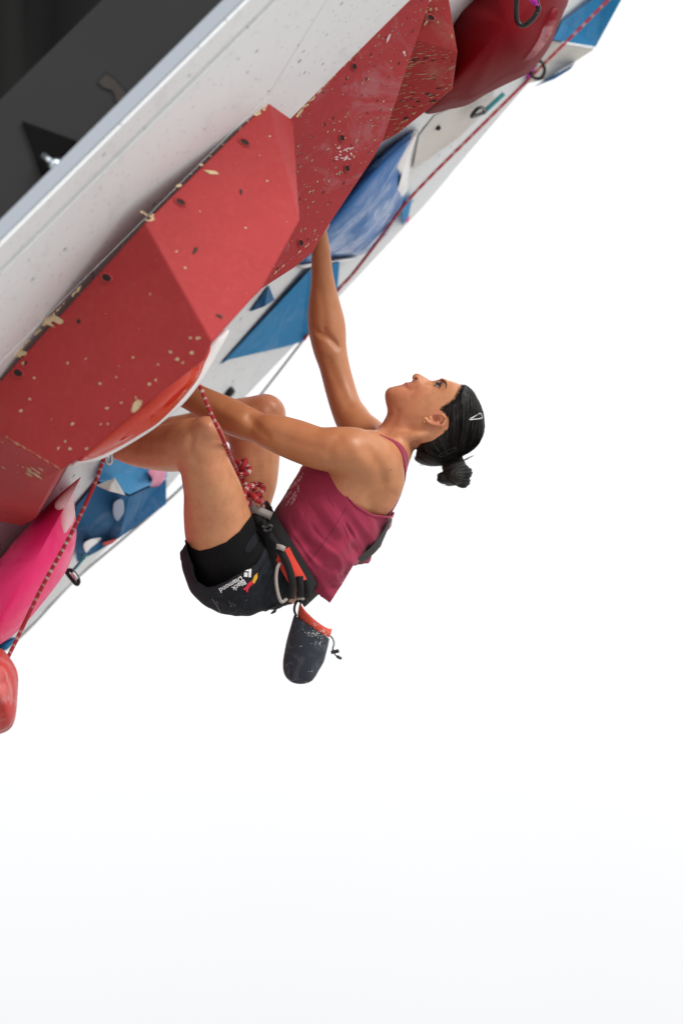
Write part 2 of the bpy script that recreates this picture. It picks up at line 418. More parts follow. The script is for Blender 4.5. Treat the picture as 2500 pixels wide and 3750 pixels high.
# ------------------------------------------------------------------ polyhedral volumes
class Volume:
    def __init__(s, name, label, cat, f, verts, faces, loop, mat, group=None, shrink=.25, bev=.004, backh=.004, back=None):
        s.root = empty(name, label, cat, group)
        P = {k: (f(v[0], v[1]), v[2]) for k, v in verts.items()}
        s.px = {k: v[0] for k, v in P.items()}; D = {k: v[1] for k, v in P.items()}
        s.planes = []
        for fc in faces:
            a, b, c = [K(*s.px[k], D[k]) for k in [k for k in fc if D[k] is not None][:3]]
            n = np.cross(b-a, c-a); n /= np.linalg.norm(n)
            if n[2] > 0: n = -n
            s.planes.append((a, n))
            for k in fc:
                if D[k] is None:
                    q = K(*s.px[k], 1.0); D[k] = float(np.dot(n, a)/np.dot(n, q))
        s.D = D
        keys = list(verts); idx = {k: i for i, k in enumerate(keys)}
        V = [Wd(*s.px[k], D[k]) for k in keys]
        cx = np.mean([s.px[k] for k in loop], axis=0)
        bk = []
        for k in loop:
            q = np.array(s.px[k])*(1-shrink)+cx*shrink
            d = wall_d(q[0], q[1], backh) if back is None else back
            bk.append(len(V)); V.append(Wd(q[0], q[1], max(d, D[k]+.02)))
        F = [tuple(idx[k] for k in fc) for fc in faces]
        n = len(loop)
        for i in range(n):
            j = (i+1) % n; F.append((idx[loop[i]], idx[loop[j]], bk[j], bk[i]))
        F.append(tuple(bk))
        s.shell = mesh_obj('shell', V, F, mat, s.root)
        bm = bmesh.new(); bm.from_mesh(s.shell.data); bmesh.ops.recalc_face_normals(bm, faces=bm.faces)
        fe = [e for e in bm.edges if e.verts[0].index < len(keys) and e.verts[1].index < len(keys)]
        if bev: bmesh.ops.bevel(bm, geom=fe, offset=bev, segments=2, affect='EDGES', profile=.5)
        bm.to_mesh(s.shell.data); bm.free()
        s.faces = faces
    def poly(s, i): return [s.px[k] for k in s.faces[i]]
    def at(s, i, px, off=0.0):
        a, n = s.planes[i]; q = K(px[0], px[1], 1.0); d = float(np.dot(n, a)/np.dot(n, q))
        return K(px[0], px[1], d)+n*off, n
    def hole(s, i, px, r=.008, ang=0.):
        c, n = s.at(i, px, .0012)
        e1 = np.cross(n, [math.cos(ang), math.sin(ang), 0.2]); e1 /= np.linalg.norm(e1); e2 = np.cross(n, e1)
        V = []; F = []; N = 14
        for rr, hh, st in ((r*1.5, 0, 0), (r*1.15, .0022, 0), (r*.95, .0012, 0), (r*.8, -.0006, 0)):
            for j in range(N):
                t = 2*math.pi*j/N; V.append(to_world(c+n*hh+rr*(math.cos(t)*e1*1.25+math.sin(t)*e2*.8)))
        for k in range(3):
            for j in range(N): F.append((k*N+j, k*N+(j+1) % N, (k+1)*N+(j+1) % N, (k+1)*N+j))
        F.append(tuple(range(3*N, 4*N)))
        o = mesh_obj('bolt_hole', V, F, None, s.root)
        o.data.materials.append(s.shell.data.materials[0]); o.data.materials.append(MAT_HOLE)
        for k, p in enumerate(o.data.polygons): p.material_index = 1 if k >= 2*N else 0
    def chips(s, spec, name='paint_chips', mat=None):
        """spec: list of (face, px, size_m, aspect, angle)"""
        V = []; F = []
        for (i, px, size, asp, ang) in spec:
            c, n = s.at(i, px, .0009+.0006*random.random())
            e1 = np.array([math.cos(ang), math.sin(ang), 0.]); e1 -= n*np.dot(n, e1); e1 /= np.linalg.norm(e1); e2 = np.cross(n, e1)
            m = random.randint(6, 9); b = len(V)
            for j in range(m):
                t = 2*math.pi*(j+.3*random.random())/m; rr = size*(.45+.75*random.random())
                V.append(to_world(c+rr*(math.cos(t)*e1*asp+math.sin(t)*e2)))
            F.append(tuple(range(b, b+m)))
        if F:
            o = mesh_obj(name, V, F, mat or MAT_CHIP, s.root); o['kind'] = 'stuff'
    def rnd(s, i, n, size, asp, ang, angj=.4, inset=.93):
        poly = s.poly(i); xs = [p[0] for p in poly]; ys = [p[1] for p in poly]; out = []
        c = np.mean(poly, axis=0); tries = 0
        while len(out) < n and tries < 9000:
            tries += 1
            q = (random.uniform(max(min(xs), -60), max(xs)), random.uniform(max(min(ys), -60), max(ys)))
            if inside((c[0]+(q[0]-c[0])/inset, c[1]+(q[1]-c[1])/inset), poly):
                out.append((i, q, size*(.35+1.1*random.random()**2.2), asp*(.6+.8*random.random()), ang+random.uniform(-angj, angj)))
        return out
    def edge(s, i, a, b, n, size, jit=6):
        out = []
        for k in range(n):
            t = random.random(); q = (a[0]+(b[0]-a[0])*t+random.uniform(-1, jit), a[1]+(b[1]-a[1])*t+random.uniform(0, jit))
            out.append((i, q, size*(.3+1.2*random.random()**2), 1.2+2*random.random(), math.atan2(a[1]-b[1], b[0]-a[0])+random.uniform(-.5, .5)))
        return out
def inside(q, poly):
    x, y = q; r = False; n = len(poly)
    for i in range(n):
        x1, y1 = poly[i]; x2, y2 = poly[(i+1) % n]
        if (y1 > y) != (y2 > y) and x < (x2-x1)*(y-y1)/(y2-y1)+x1: r = not r
    return r

VA = Volume('climbing_volume', 'large faceted red wooden volume with tan paint chips, filling the left edge', 'climbing volume', cdsp, {
    'V1': (333, 512, 10.92), 'V2': (488, 786, 10.84), 'a5': (-75, 958, 11.13),
    'a1': (472, 824, None), 'a2': (320, 940, None), 'a3': (186, 1052, None), 'a4': (140, 1080, None),
    'V3': (616, 232, 11.26), 'e3': (688, 505, None), 'e2': (600, 665, None), 'e1': (574, 691, None),
    'V4': (672, 262, 11.57), 'b1': (-75, 1150, None), 'b3': (-20, 1163, 11.66),
    'g1': (82, 1192, 11.74), 'g2': (118, 1131, 11.50), 'h1': (52, 1208, 11.84), 'h2': (-75, 1185, 11.84)},
    [('V1', 'V2', 'a1', 'a2', 'a3', 'a4', 'a5'), ('V1', 'V3', 'e3', 'e2', 'e1', 'V2'), ('V3', 'V4', 'e3'),
     ('a5', 'a4', 'b3', 'b1'), ('a4', 'g2', 'g1', 'b3'), ('b3', 'g1', 'h1', 'h2', 'b1')],
    ['a5', 'V1', 'V3', 'V4', 'e3', 'e2', 'e1', 'V2', 'a1', 'a2', 'a3', 'a4', 'g2', 'g1', 'h1', 'h2', 'b1'], MAT_REDA)
A1, A2, A3, A0 = 0, 1, 2, 3
for i, p, r in ((A2, c4(1122, 655), .010), (A2, c4(828, 930), .010), (A1, c6(682, 30), .011), (A1, c6(118, 637), .011)):
    VA.hole(i, p, r, 1.1)
ch = VA.rnd(A1, 16, .0024, 1.2, .3) + VA.rnd(A2, 18, .0022, 1.3, .6) + VA.rnd(A0, 8, .0035, 1.5, .2)
for x, y, s_ in ((150, 575, .007), (1225, 510, .008), (1265, 415, .009), (1215, 412, .006), (1130, 550, .008), (1170, 572, .006), (1090, 505, .007),
                 (955, 705, .008), (995, 682, .006), (640, 705, .007), (745, 665, .006), (870, 795, .006), (685, 862, .007), (465, 962, .008), (775, 828, .006),
                 (135, 880, .008), (195, 805, .006), (850, 540, .006), (645, 962, .005), (690, 962, .006), (450, 1120, .008), (375, 1118, .007), (555, 1122, .007)):
    ch.append((A1, c6(x, y), s_*.62, 1.2, random.uniform(-.5, .5)))
for k in range(7): ch.append((A1, c6(335+random.uniform(-25, 45), 315+random.uniform(-25, 12)), .0055, 3.8, random.uniform(-.7, .1)))
for k in range(6): ch.append((A1, c6(120+random.uniform(-10, 18), 515+random.uniform(-10, 10)), .008, 2.0, random.uniform(-.2, .9)))
for k in range(5): ch.append((A1, c6(880+random.uniform(-18, 10), 850+random.uniform(-10, 18)), .008, 2.4, .9))
for k in range(10): ch.append((A2, c4(690+random.uniform(-50, 22), 985+random.uniform(-15, 30)), .0032, 1.8, random.uniform(0, 1.2)))
for k in range(6): ch.append((A2, c4(1222+random.uniform(-18, 12), 488+random.uniform(-10, 12)), .005, 1.6, random.uniform(.3, 1.4)))
for k in range(5): ch.append((A2, c4(985+random.uniform(-22, 30), 794+random.uniform(-4, 4)), .005, 3.0, 0))
ch += VA.edge(A1, c6(30, 590), c6(560, 30), 40, .0036, 5) + VA.edge(A2, c4(700, 960), c4(1230, 470), 22, .0032, 4)
ch += VA.edge(A0, c6(40, 1040), c6(380, 1240), 24, .0035, 3)
for k in range(14): ch.append((A0, c6(230+random.uniform(-50, 50), 1270+random.uniform(-30, 35)), .0055, 1.8, random.uniform(-.5, .5)))
VA.chips(ch)
dk = [(A2, c4(897, 1152), .006, 2.0, 1.0), (A2, c4(1108, 880), .005, 2.2, 1.5), (A1, c6(505, 305), .006, 1.6, 1.3), (A2, c6(1400, 278), .006, 2.0, -.4), (A1, c6(165, 575), .005, 1.2, .3)]
VA.chips(dk, 'dark_scuffs', MAT_HOLE)

VB = Volume('climbing_volume', 'long scuffed red volume peppered with small holes, above the raised hand', 'climbing volume', cdsp, {
    'p0': (655, 279, 11.50), 'p1': (966, -40, 11.60), 'r1': (1000, -40, None), 'r2': (956, 92, None), 'r3': (877, 325, None),
    'q1': (859, 359, None), 'q2': (806, 439, None), 'q3': (749, 525, None), 'q4': (717, 580, None), 'q5': (675, 615, None), 'q6': (630, 644, None), 'q7': (560, 690, 11.66), 'q8': (600, 520, None)},
    [('p0', 'p1', 'r1', 'r2', 'r3', 'q1', 'q2', 'q3', 'q4', 'q5', 'q6', 'q7', 'q8')],
    ['p0', 'p1', 'r1', 'r2', 'r3', 'q1', 'q2', 'q3', 'q4', 'q5', 'q6', 'q7', 'q8'], MAT_REDB, bev=.003)
for p in (c5(442, 272), c5(392, 565), c5(413, 690), c8(685, 370)): VB.hole(0, p, .008, .6)
rb = VB.rnd(0, 260, .0020, 1.6, 1.25, .5, .96)
VB.chips(rb)
VB.chips([(f, (q[0]+1.5, q[1]+1), s_*.8, a_, g_) for f, q, s_, a_, g_ in rb]+VB.rnd(0, 110, .0020, 2.0, 1.25, .5), 'dark_scuffs', MAT_HOLE)
VB.chips([(0, c5(405+random.uniform(-35, 30), 625+random.uniform(-22, 30)), .0026, 2.6, random.uniform(-.8, .2)) for k in range(22)] +
         [(0, c5(650+random.uniform(-6, 6), 222+random.uniform(-8, 8)), .004, 1.2, .5) for k in range(3)] + [(0, c5(585, 155), .005, 2.6, 1.4)], 'chalk_smears', MAT_CHALK)
VB.chips(VB.edge(0, (1075, 428), (1470, 5), 60, .004, 5)+VB.edge(0, cdsp(560, 690), cdsp(749, 524), 24, .002, 0), 'edge_chips')

VC = Volume('climbing_volume', 'worn red volume with a bright scraped underside, beside the dark red dome', 'climbing volume', cdsp, {
    't0': (975, -45, 11.74), 't1': (1024, -45, 11.76), 'm1': (1050, 120, 11.82), 'm0': (935, 84, 11.78),
    'k1': (1038, 204, None), 'k2': (968, 263, None), 'k3': (912, 307, None), 'k4': (868, 332, 11.98)},
    [('t0', 't1', 'm1', 'm0'), ('m0', 'm1', 'k4', 'k3', 'k2', 'k1')][:1] + [('m0', 'm1', 'k1', 'k2', 'k3', 'k4')],
    ['t0', 't1', 'm1', 'k1', 'k2', 'k3', 'k4', 'm0'], MAT_REDC, bev=.003)
VC.hole(0, c5(756, 72), .008, 1.2)
VC.chips(VC.rnd(0, 18, .0032, 1.6, 1.3, .6)+VC.rnd(1, 170, .0013, 6.5, .28, .25, .97)+VC.edge(1, c5(565, 575), c5(860, 340), 26, .0022, -12), mat=MAT_CHIPD)
VC.chips([(1, c5(750, 388), .006, 2, -.3), (1, c5(640, 415), .004, 2, -.3)]+VC.rnd(1, 40, .003, 2.5, .3, .3), 'dark_scuffs', MAT_HOLE)

# ------------------------------------------------------------------ rounded holds
def blob(name, label, cat, f, outline, d_edge, bulge, mat, parent=None, group=None, n=5, rings=10, power=.5, centre=None, back=True, shrink=.18, lump=0., backd=None):
    out = catmull([f(*p) for p in outline], n, True); N = len(out)
    c = np.mean(out, axis=0) if centre is None else np.array(f(*centre))
    V = []; F = []
    lift = .04
    dw = (lambda r: wall_d(r[0], r[1])-lift) if d_edge is None else ((lambda r: wall_d(r[0], r[1], -d_edge)-.003) if d_edge < 0 else (lambda r: d_edge))
    if back:
        for q in out:
            q2 = q*(1-shrink)+c*shrink
            V.append(Wd(q2[0], q2[1], max(dw(q)+.03, wall_d(q2[0], q2[1])+.004) if backd is None else backd))
    for k in range(rings):
        t = k/rings; s = 1-t
        z = bulge*(1-s**2)**power
        for i, q in enumerate(out):
            r = c+(q-c)*s
            V.append(Wd(r[0], r[1], dw(r)-z+lump*math.sin(i*6*math.pi/N+t*3)*(t*(1-t))**2*4))
    V.append(Wd(c[0], c[1], dw(c)-bulge)); L = len(V)-1
    R = rings+(1 if back else 0)
    for k in range(R-1):
        for i in range(N): F.append((k*N+i, k*N+(i+1) % N, (k+1)*N+(i+1) % N, (k+1)*N+i))
    for i in range(N): F.append(((R-1)*N+i, (R-1)*N+(i+1) % N, L))
    if back: F.append(tuple(range(N-1, -1, -1)))
    o = mesh_obj(name, V, F, mat, parent, True); fix_normals(o)
    if parent is None: tag(o, label, cat, group)
    return o
def thing(name, label, cat, group=None): return empty(name, label, cat, group)

t = thing('climbing_hold', 'huge smooth dark red dome hold with a chalky patch, behind the black carabiner', 'climbing hold')
blob('dome', '', '', c5b, [(640, 60), (760, -60), (900, -260), (1150, -300), (1280, -150), (1268, 0), (1245, 60), (1215, 130), (1180, 220), (1120, 310), (1060, 370), (960, 420), (860, 470), (770, 522), (680, 545), (550, 563), (560, 420), (600, 240)], 12.35, .42, MAT_DOME, t, centre=(960, 120), power=.62)
blob('chalk_patch', '', '', c5b, [(1000, 110), (1060, 140), (1150, 70), (1210, 40), (1200, 130), (1160, 210), (1090, 290), (1020, 300), (1000, 220)], 12.10, .012, gloss_hold('chalky_red', (.20, .012, .018), .8, .8, (.50, .28, .30), .1, .42, .62), t, rings=4, shrink=.1, backd=12.25)

t = thing('climbing_hold', 'glossy bright red bowl hold with white rim, tucked under the large volume', 'climbing hold')
blob('rim', '', '', c6, [(455, 1222), (540, 1212), (640, 1190), (770, 1126), (930, 1030), (1030, 958), (1170, 835), (1285, 690), (1385, 520), (1462, 368), (1360, 400), (1100, 600), (800, 850), (560, 1080)], 11.50, .03, MAT_WHITE, t, centre=(960, 840), backd=11.62, rings=5)
blob('bowl', '', '', c6, [(500, 1200), (640, 1168), (760, 1112), (900, 1028), (1010, 955), (1140, 830), (1255, 690), (1305, 580), (1340, 470), (1200, 500), (900, 700), (640, 960), (520, 1100)], 11.46, .14, MAT_GRED, t, centre=(950, 830), backd=11.56, power=.7)
blob('bowl_stripe', '', '', c6, [(835, 955), (900, 940), (960, 900), (1080, 800), (1190, 690), (1260, 590), (1235, 575), (1150, 650), (1020, 770), (930, 870), (840, 930)], 11.395, .006, M('deep_red_gelcoat', (.55, .008, .008), .12).m, t, backd=11.44, rings=3)

t = thing('climbing_hold', 'blurred blue teardrop dome hold with a glare-white tip, behind the raised forearm', 'climbing hold')
blob('dome', '', '', cs, [(1528, 473), (1509, 540), (1497, 623), (1486, 704), (1465, 770), (1444, 811), (1414, 861), (1368, 903), (1337, 926), (1295, 939), (1253, 943), (1190, 952), (1100, 965), (1130, 880), (1230, 740), (1330, 630), (1440, 530)], None, .30, MAT_BLUE, t, centre=(1350, 760), lump=.08)
blob('white_tip_glare', '', '', cs, [(1530, 470), (1512, 545), (1500, 625), (1488, 700), (1470, 735), (1440, 745), (1462, 690), (1450, 640), (1425, 590), (1470, 520)], None, .24, MAT_WHITE, t, rings=7)  # white tip piece; the glare on the hold is put into its colour
blob('white_rim', '', '', cs, [(1100, 968), (1180, 958), (1250, 946), (1310, 942), (1300, 952), (1240, 962), (1160, 975), (1095, 985)], None, .09, MAT_WHITE, t, rings=4)

def flatvol(name, label, cat, f, verts, faces, loop, mat, group=None):
    vv = {}
    for k, v in verts.items():
        px = f(v[0], v[1]); vv[k] = (v[0], v[1], wall_d(px[0], px[1], v[2]))
    return Volume(name, label, cat, f, vv, faces, loop, mat, group, shrink=.12, bev=.003, backh=.001)
flatvol('climbing_volume', 'blurred blue triangular volume behind the raised elbow', 'climbing volume', cs,
        {'a': (806, 1336, .006), 'b': (1138, 984, .02), 'c': (1244, 958, .035), 'd': (1236, 1057, .05), 'e': (1130, 1216, .05), 'f': (1100, 1254, .04), 'g': (1056, 1268, .03), 'h': (837, 1317, .012)},
        [('a', 'b', 'e', 'f', 'g', 'h'), ('b', 'c', 'd', 'e')], ['a', 'b', 'c', 'd', 'e', 'f', 'g', 'h'], MAT_BLUEP)
flatvol('climbing_volume', 'small blurred blue pyramid left of the raised elbow, under the red volume', 'climbing volume', cs,
        {'a': (914, 1142, .006), 'b': (985, 1045, .006), 'c': (1006, 1098, .01), 'd': (970, 1122, .03)},
        [('a', 'b', 'd'), ('b', 'c', 'd')], ['a', 'b', 'c', 'd'], MAT_BLUED)
flatvol('climbing_volume', 'blurred blue angular volume in the top right corner of the wall', 'climbing volume', c5b,
        {'a': (1235, 108, .01), 'b': (1440, -40, .02), 'c': (1560, -50, .06), 'd': (1405, 236, .07), 'e': (1190, 200, .03)},
        [('a', 'b', 'd', 'e'), ('b', 'c', 'd')], ['a', 'b', 'c', 'd', 'e'], MAT_BLUEP)
flatvol('climbing_volume', 'blurred cream volume below the top right blue volume', 'climbing volume', c5b,
        {'a': (1190, 204, .03), 'b': (1404, 240, .06), 'c': (1385, 256, .06), 'd': (1290, 318, .05), 'e': (1150, 395, .04), 'f': (1060, 420, .02), 'g': (1120, 310, .02)},
        [('a', 'b', 'c', 'd', 'g'), ('g', 'd', 'e', 'f')], ['a', 'b', 'c', 'd', 'e', 'f', 'g'], MAT_CREAM)
flatvol('climbing_volume', 'thin blurred dark blue wedge on the wall rim below the cream volume', 'climbing volume', c5b,
        {'a': (1305, 312, .06), 'b': (1280, 345, .08), 'c': (1200, 395, .07), 'd': (1080, 440, .03), 'e': (1190, 375, .05)},
        [('a', 'b', 'c', 'e'), ('e', 'c', 'd')], ['a', 'b', 'c', 'd', 'e'], MAT_BLUED)
flatvol('climbing_volume', 'blurred beige flat volume between the blue teardrop hold and the red dome', 'climbing volume', c5b,
        {'a': (600, 575, .004), 'b': (870, 462, .004), 'c': (915, 500, .012), 'd': (720, 690, .02), 'e': (490, 850, .012), 'f': (520, 680, .006)},
        [('a', 'b', 'c', 'd'), ('a', 'd', 'e', 'f')], ['a', 'b', 'c', 'd', 'e', 'f'], MAT_CREAM)
flatvol('climbing_volume', 'narrow blurred blue wedge at the wall rim beneath the blue teardrop tip', 'climbing volume', c9,
        {'a': (1000, 60, .01), 'b': (1075, 40, .02), 'c': (1030, 250, .03), 'd': (975, 340, .03), 'e': (970, 190, .02)},
        [('a', 'b', 'c', 'd', 'e')], ['a', 'b', 'c', 'd', 'e'], MAT_BLUEL)
blob('climbing_hold', 'tiny blurred magenta hold on the wall rim beside the narrow blue wedge', 'climbing hold', c9, [(1005, 230), (1030, 215), (1045, 255), (1020, 300), (1000, 290)], 13.25, .03, MAT_PINK)
# lower left blue cluster
K1 = flatvol('climbing_volume', 'large blurred dark blue volume behind the near thigh and rope', 'climbing volume', c7,
        {'a': (690, 330, .01), 'b': (930, 425, .06), 'c': (1195, 300, .04), 'd': (1195, 482, .10), 'e': (1110, 545, .10), 'f': (860, 725, .10), 'g': (690, 830, .07), 'h': (550, 900, .04), 'i': (530, 640, .02), 'j': (545, 500, .01)},
        [('a', 'b', 'f', 'g', 'i', 'j'), ('b', 'c', 'd', 'e', 'f'), ('g', 'h', 'i')], ['a', 'b', 'c', 'd', 'e', 'f', 'g', 'h', 'i', 'j'], MAT_BLUED)
flatvol('climbing_volume', 'blurred light blue volume just below the near calf', 'climbing volume', c7,
        {'a': (745, 165, .01), 'b': (1200, 160, .02), 'c': (1200, 290, .05), 'd': (930, 415, .07), 'e': (695, 318, .02)},
        [('a', 'b', 'c', 'd', 'e')], ['a', 'b', 'c', 'd', 'e'], MAT_BLUEL)
flatvol('climbing_hold', 'small cream triangular hold with a bolt on the blurred blue volume', 'climbing hold', c7,
        {'a': (688, 348, .06), 'b': (826, 294, .07), 'c': (902, 420, .10), 'd': (780, 390, .13)},
        [('a', 'b', 'd'), ('b', 'c', 'd'), ('a', 'd', 'c')], ['a', 'b', 'c'], MAT_CREAM)
blob('climbing_hold', 'blurred pink and white hold on the light blue volume below the calf', 'climbing hold', c7, [(1060, 245), (1130, 235), (1190, 250), (1170, 320), (1130, 355), (1070, 350), (1090, 300)], -.05, .03, gloss_hold('pale_pink', (.85, .25, .40), .9, .5, (.9, .8, .85)))
blob('climbing_hold', 'small blurred white hold low on the dark blue volume', 'climbing hold', c7, [(600, 770), (650, 735), (730, 725), (700, 760), (650, 800), (620, 830)], -.075, .02, MAT_WHITE)
blob('climbing_hold', 'small blurred red hold on the rim of the dark blue volume', 'climbing hold', c7, [(740, 760), (800, 740), (840, 735), (800, 770), (750, 780)], -.095, .02, MAT_LRED)
blob('climbing_hold', 'blurred chalk white hold in the middle of the dark blue volume', 'climbing hold', c7, [(820, 470), (880, 450), (890, 540), (850, 605), (815, 560)], -.072, .012, M('chalky_blue', (.30, .36, .46), .9).m)
t = thing('climbing_hold', 'large hot pink curved hold with a pale tip, on the left behind the rope', 'climbing hold')
blob('body', '', '', c7, [(578, 290), (540, 360), (532, 450), (545, 580), (549, 720), (520, 860), (460, 990), (350, 1140), (160, 1365), (0, 1490), (-180, 1560), (-260, 1300), (-120, 1010), (0, 880), (100, 755), (250, 590), (400, 440)], 11.95, .24, MAT_PINK, t, centre=(260, 880), power=.6)
blob('pale_tip', '', '', c7, [(576, 296), (538, 362), (529, 450), (538, 575), (470, 690), (425, 650), (420, 540), (395, 500), (420, 440)], 11.79, .02, M('pale_pink_gelcoat', (.92, .62, .66), .5).m, t, rings=4, backd=11.97)
blob('climbing_hold', 'chalky coral red rounded hold at the lower left edge', 'climbing hold', c7, [(-160, 1500), (0, 1518), (50, 1556), (108, 1640), (132, 1720), (130, 1830), (115, 2000), (80, 2090), (0, 2134), (-160, 2180), (-300, 1900)], 11.35, .16, MAT_LRED, centre=(-60, 1830), lump=.04)
blob('climbing_hold', 'small dark blue hold between the pink hold and the coral hold', 'climbing hold', c7, [(-40, 1480), (60, 1455), (120, 1440), (70, 1510), (30, 1535), (-40, 1550)], 12.4, .04, MAT_BLUEP)
blob('climbing_hold', 'thin red hold edge peeking from behind the worn red volume', 'climbing hold', c5b, [(690, 110), (706, 130), (717, 190), (714, 235), (690, 240), (680, 160)], 12.15, .03, MAT_LRED)
# bolt heads on the far panel
def bolt_head(px, label, r=.012):
    P = Wd(*px, wall_d(*px)); a = P+NN*.001
    o = tube('bolt', [a, a+NN*.012, a+NN*.018], [r, r, r*.7], MAT_BLKMETAL, None, 10); tag(o, label, 'bolt')
bolt_head(c11(465, 280), 'blurred dark bolt on the grey panel above the near forearm', .017)
bolt_head(c5b(602, 625), 'blurred dark bolt on the beige volume', .008)

# ================================================================== implicit-surface modelling of the climber
def vnoise(P, seed=0):
    P = np.asarray(P, np.float32); I = np.floor(P).astype(np.int64); Fr = P-I; Fr = Fr*Fr*(3-2*Fr)
    def h(ix, iy, iz):
        n = (ix*374761393+iy*668265263+iz*2147483647+seed*974711) & 0xffffffff
        n = ((n ^ (n >> 13))*1274126177) & 0xffffffff
        return ((n ^ (n >> 16)) & 0xffff).astype(np.float32)/65535.
    r = 0
    for dx in (0, 1):
        wx = Fr[..., 0] if dx else 1-Fr[..., 0]
        for dy in (0, 1):
            wy = Fr[..., 1] if dy else 1-Fr[..., 1]
            for dz in (0, 1):
                wz = Fr[..., 2] if dz else 1-Fr[..., 2]
                r = r+wx*wy*wz*h(I[..., 0]+dx, I[..., 1]+dy, I[..., 2]+dz)
    return r*2-1
def smin(a, b, k):
    if k <= 0: return np.minimum(a, b)
    h = np.clip(.5+.5*(b-a)/k, 0, 1); return b*(1-h)+a*h-k*h*(1-h)
def smax(a, b, k): return -smin(-a, -b, k)
def chain(f, st, n=8):
    """stations ((x1,y1),(x2,y2),d,k) in crop f -> dense list of (centre, radius, k)"""
    rows = []
    for s in st:
        a = np.array(f(*s[0])); b = np.array(f(*s[1])); c = (a+b)/2; d = s[2]
        rows.append(np.array([*K(c[0], c[1], d), .5*np.linalg.norm(a-b)*PS*d, s[3] if len(s) > 3 else 1.0]))
    return catmull(rows, n)
def cpts(f, st, n=3):
    """stations (x, y, d, r_m[, k])"""
    return catmull([np.array([*K(*f(s[0], s[1]), s[2]), s[3], s[4] if len(s) > 4 else 1.0]) for s in st], n)
def sd_cone(p, a, b):
    ax = b[:3]-a[:3]; L2 = float(ax@ax)+1e-12; q = p-a[:3].astype(np.float32)
    t = np.clip((q@ax.astype(np.float32))/L2, 0, 1); k = a[4]+(b[4]-a[4])*t
    dx = q[..., 0]-t*np.float32(ax[0]); dy = q[..., 1]-t*np.float32(ax[1]); dz = (q[..., 2]-t*np.float32(ax[2]))/k
    return np.sqrt(dx*dx+dy*dy+dz*dz)-(a[3]+(b[3]-a[3])*t)
class Field:
    def __init__(s): s.items = []
    def add(s, rows, k=.02): s.items.append(('chain', rows, k)); return s
    def ell(s, c, r, k=.02, sub=False, R=None): s.items.append(('ell', np.asarray(c, float), np.asarray(r, float), k, sub, R)); return s
    def cut(s, rows, k=.004): s.items.append(('cut', rows, k)); return s
    def fn(s, func, lo, hi, k): s.items.append(('fn', func, np.asarray(lo), np.asarray(hi), k)); return s
    def __call__(s, P, C, half):
        """P (nb,m,3) sample points in blocks, C (nb,3) block centres, half block size"""
        acc = np.full(P.shape[:2], .5, np.float32); mg = .06+half
        for it in s.items:
            if it[0] in ('chain', 'cut'):
                rows = it[1]; tmp = np.full(P.shape[:2], .5, np.float32); any_ = np.zeros(len(C), bool)
                for a, b in zip(rows[:-1], rows[1:]):
                    kk = max(a[4], b[4], 1.0); r = max(a[3], b[3])
                    lo = np.minimum(a[:3], b[:3])-r*np.array([1, 1, kk])-mg; hi = np.maximum(a[:3], b[:3])+r*np.array([1, 1, kk])+mg
                    sel = np.nonzero(np.all((C > lo) & (C < hi), axis=1))[0]
                    if len(sel) == 0: continue
                    tmp[sel] = np.minimum(tmp[sel], sd_cone(P[sel], a, b)); any_[sel] = True
                sel = np.nonzero(any_)[0]
                if it[0] == 'chain': acc[sel] = smin(acc[sel], tmp[sel], it[2])
                else: acc[sel] = smax(acc[sel], -tmp[sel], it[2])
            elif it[0] == 'ell':
                _, c, r, k, sub, R = it
                sel = np.nonzero(np.all(np.abs(C-c) < r.max()+mg, axis=1))[0]
                if len(sel) == 0: continue
                q = P[sel]-c.astype(np.float32)
                if R is not None: q = q@R.astype(np.float32)
                q0 = np.linalg.norm(q/r, axis=-1); q1 = np.linalg.norm(q/(r*r), axis=-1)+1e-9
                d = q0*(q0-1)/q1
                acc[sel] = smax(acc[sel], -d, k) if sub else smin(acc[sel], d, k)
            else:
                _, func, lo, hi, k = it
                sel = np.nonzero(np.all((C > lo-mg) & (C < hi+mg), axis=1))[0]
                if len(sel): acc[sel] = smin(acc[sel], func(P[sel]), k)
        return acc
